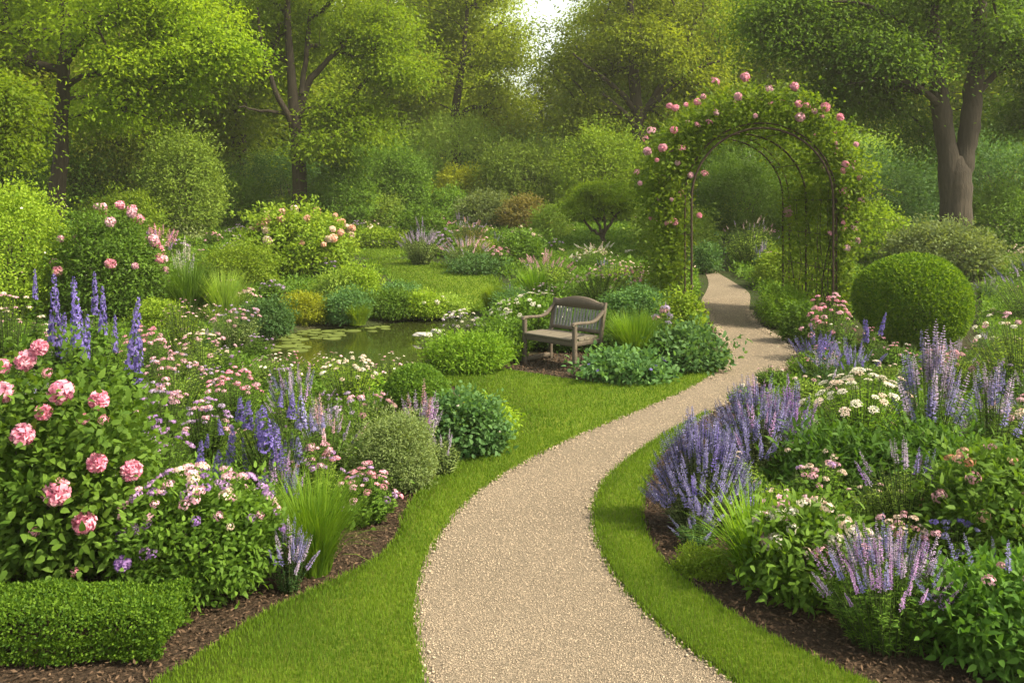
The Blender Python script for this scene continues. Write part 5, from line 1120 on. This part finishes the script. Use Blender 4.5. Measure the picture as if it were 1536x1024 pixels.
zones = [('in the left border', poly([(-400, 900), (250, 880), (380, 850), (480, 810), (560, 790), (600, 745), (640, 700), (680, 640), (660, 590), (600, 575), (480, 580), (400, 560), (370, 510), (360, 480), (200, 470), (-200, 470)]), 0, 95, .22, 1.0),
         ('in the right border', poly([(1120, 640), (1200, 560), (1230, 530), (1300, 545), (1470, 545), (1480, 430), (1800, 430), (2200, 900), (1700, 960), (1400, 950), (1290, 900), (1160, 850), (1080, 780), (1050, 720)]), 0, 75, .25, 1.0),
         ('beyond the pond', poly([(-100, 470), (360, 470), (480, 440), (520, 400), (510, 370), (420, 345), (0, 345), (-300, 400)]), 2, 60, .3, 1.5),
         ('around the bench and the arch', poly([(720, 540), (760, 450), (780, 420), (850, 400), (1040, 400), (1045, 440), (1050, 480), (1040, 540), (985, 560), (910, 520), (820, 520), (760, 540)]), 1, 40, .2, 1.0),
         ('in the far beds behind the lawn', poly([(620, 372), (700, 398), (760, 420), (1040, 395), (1040, 360), (1000, 345), (560, 340), (530, 360)]), 2, 60, .25, 1.6),
         ('right of the path beyond the arch', poly([(1100, 410), (1140, 440), (1200, 500), (1240, 520), (1290, 480), (1290, 420), (1480, 420), (1700, 400), (1600, 350), (1100, 350)]), 2, 46, .2, 1.4)]
used = set()
for zn, P, zi, n, m, sc in zones:
    lo, hi = P.min(0), P.max(0); got = 0; pl = []
    for tr_ in range(9000):
        if got >= n: break
        X, Y = R.uniform(lo[0], hi[0]), R.uniform(lo[1], hi[1])
        if abs(X) > Y * .6 + .5 or not inside(P, np.array([X]), np.array([Y]))[0] or not clear(X, Y, m) or hides(X, Y, .42 * sc) or any(math.hypot(X - a, Y - b) < .30 * sc for a, b in pl): continue
        pl.append((X, Y)); got += 1; k = int(R.integers(6)); lab = DESC[k] + ' ' + zn; grp = DESC[k] + 's ' + zn; o = FP[zi][k]
        s = sc * R.uniform(.75, 1.15); s3 = (s, s, s * R.uniform(.8, 1.15))
        if (zi, k) in used: copy_tree(o, (X, Y, g(Y) - .01), s3, R.uniform(0, 6.28), lab, grp)
        else:
            used.add((zi, k)); o.location = (X, Y, g(Y) - .01); o.scale = s3; tag(o, lab, None, grp)
for zi in range(3):
    for k in range(6):
        if (zi, k) not in used:
            for c in list(FP[zi][k].children): bpy.data.objects.remove(c)
            bpy.data.objects.remove(FP[zi][k])
# low cover so that soil shows only along the cut edges
mb = MB()
for zn, P, zi, n, m, sc in zones:
    X, Y = scatter(P, (260, 170, 60)[zi], side=3.0)
    k = np.array([True] * len(X))
    for Q in no_go: k &= ~inside(Q, X, Y) & (edge_dist(Q, X, Y) > m * .8)
    X, Y = X[k], Y[k]; i = np.repeat(np.arange(len(X)), 7); n_ = len(i)
    if n_ == 0: continue
    q = pts(X[i], Y[i], 0) + np.c_[R.normal(size=(n_, 2)) * .06 * sc, R.random(n_) * .20 * sc]
    add_leaves(mb, q, R.normal(size=(n_, 3)) + [0, 0, .5], R.normal(size=(n_, 3)) * .5 + [0, 0, 1], np.maximum(.06, .004 * Y[i]) * R.uniform(.7, 1.3, n_), np.maximum(.03, .0018 * Y[i]))
X = R.uniform(-34, 34, 60000); Y = R.uniform(18, 60, 60000); k = np.abs(X) < Y * .62
for Q in no_go: k &= ~inside(Q, X, Y) & (edge_dist(Q, X, Y) > .3)
X, Y = X[k], Y[k]; n_ = len(X)
add_leaves(mb, pts(X, Y, 0) + np.c_[np.zeros((n_, 2)), R.random(n_) * .35], R.normal(size=(n_, 3)) + [0, 0, .7], R.normal(size=(n_, 3)) * .5 + [0, 0, 1], .006 * Y * R.uniform(.6, 1.3, n_), .0028 * Y)
tag(mb.obj('ground_cover', LM['green']), kind='stuff')

# ------------------------------------------------------------------ the summer haze
mb = MB(); b0, b1 = (-165, -75, -1.5), (165, 175, 34)
V = [(x, y, z) for z in (b0[2], b1[2]) for x, y in ((b0[0], b0[1]), (b1[0], b0[1]), (b1[0], b1[1]), (b0[0], b1[1]))]
mb.add(V, [(3, 2, 1, 0), (4, 5, 6, 7), (0, 1, 5, 4), (1, 2, 6, 5), (2, 3, 7, 6), (3, 0, 4, 7)])
HZ = bpy.data.materials.new('haze'); HZ.use_nodes = True; t = HZ.node_tree; t.nodes.clear(); ho = t.nodes.new('ShaderNodeOutputMaterial')
pv = t.nodes.new('ShaderNodeVolumePrincipled'); pv.inputs['Color'].default_value = (.97, .98, .80, 1); pv.inputs['Density'].default_value = .0007; pv.inputs['Anisotropy'].default_value = .2
t.links.new(pv.outputs[0], ho.inputs['Volume'])
tag(mb.obj('haze', HZ), kind='stuff')
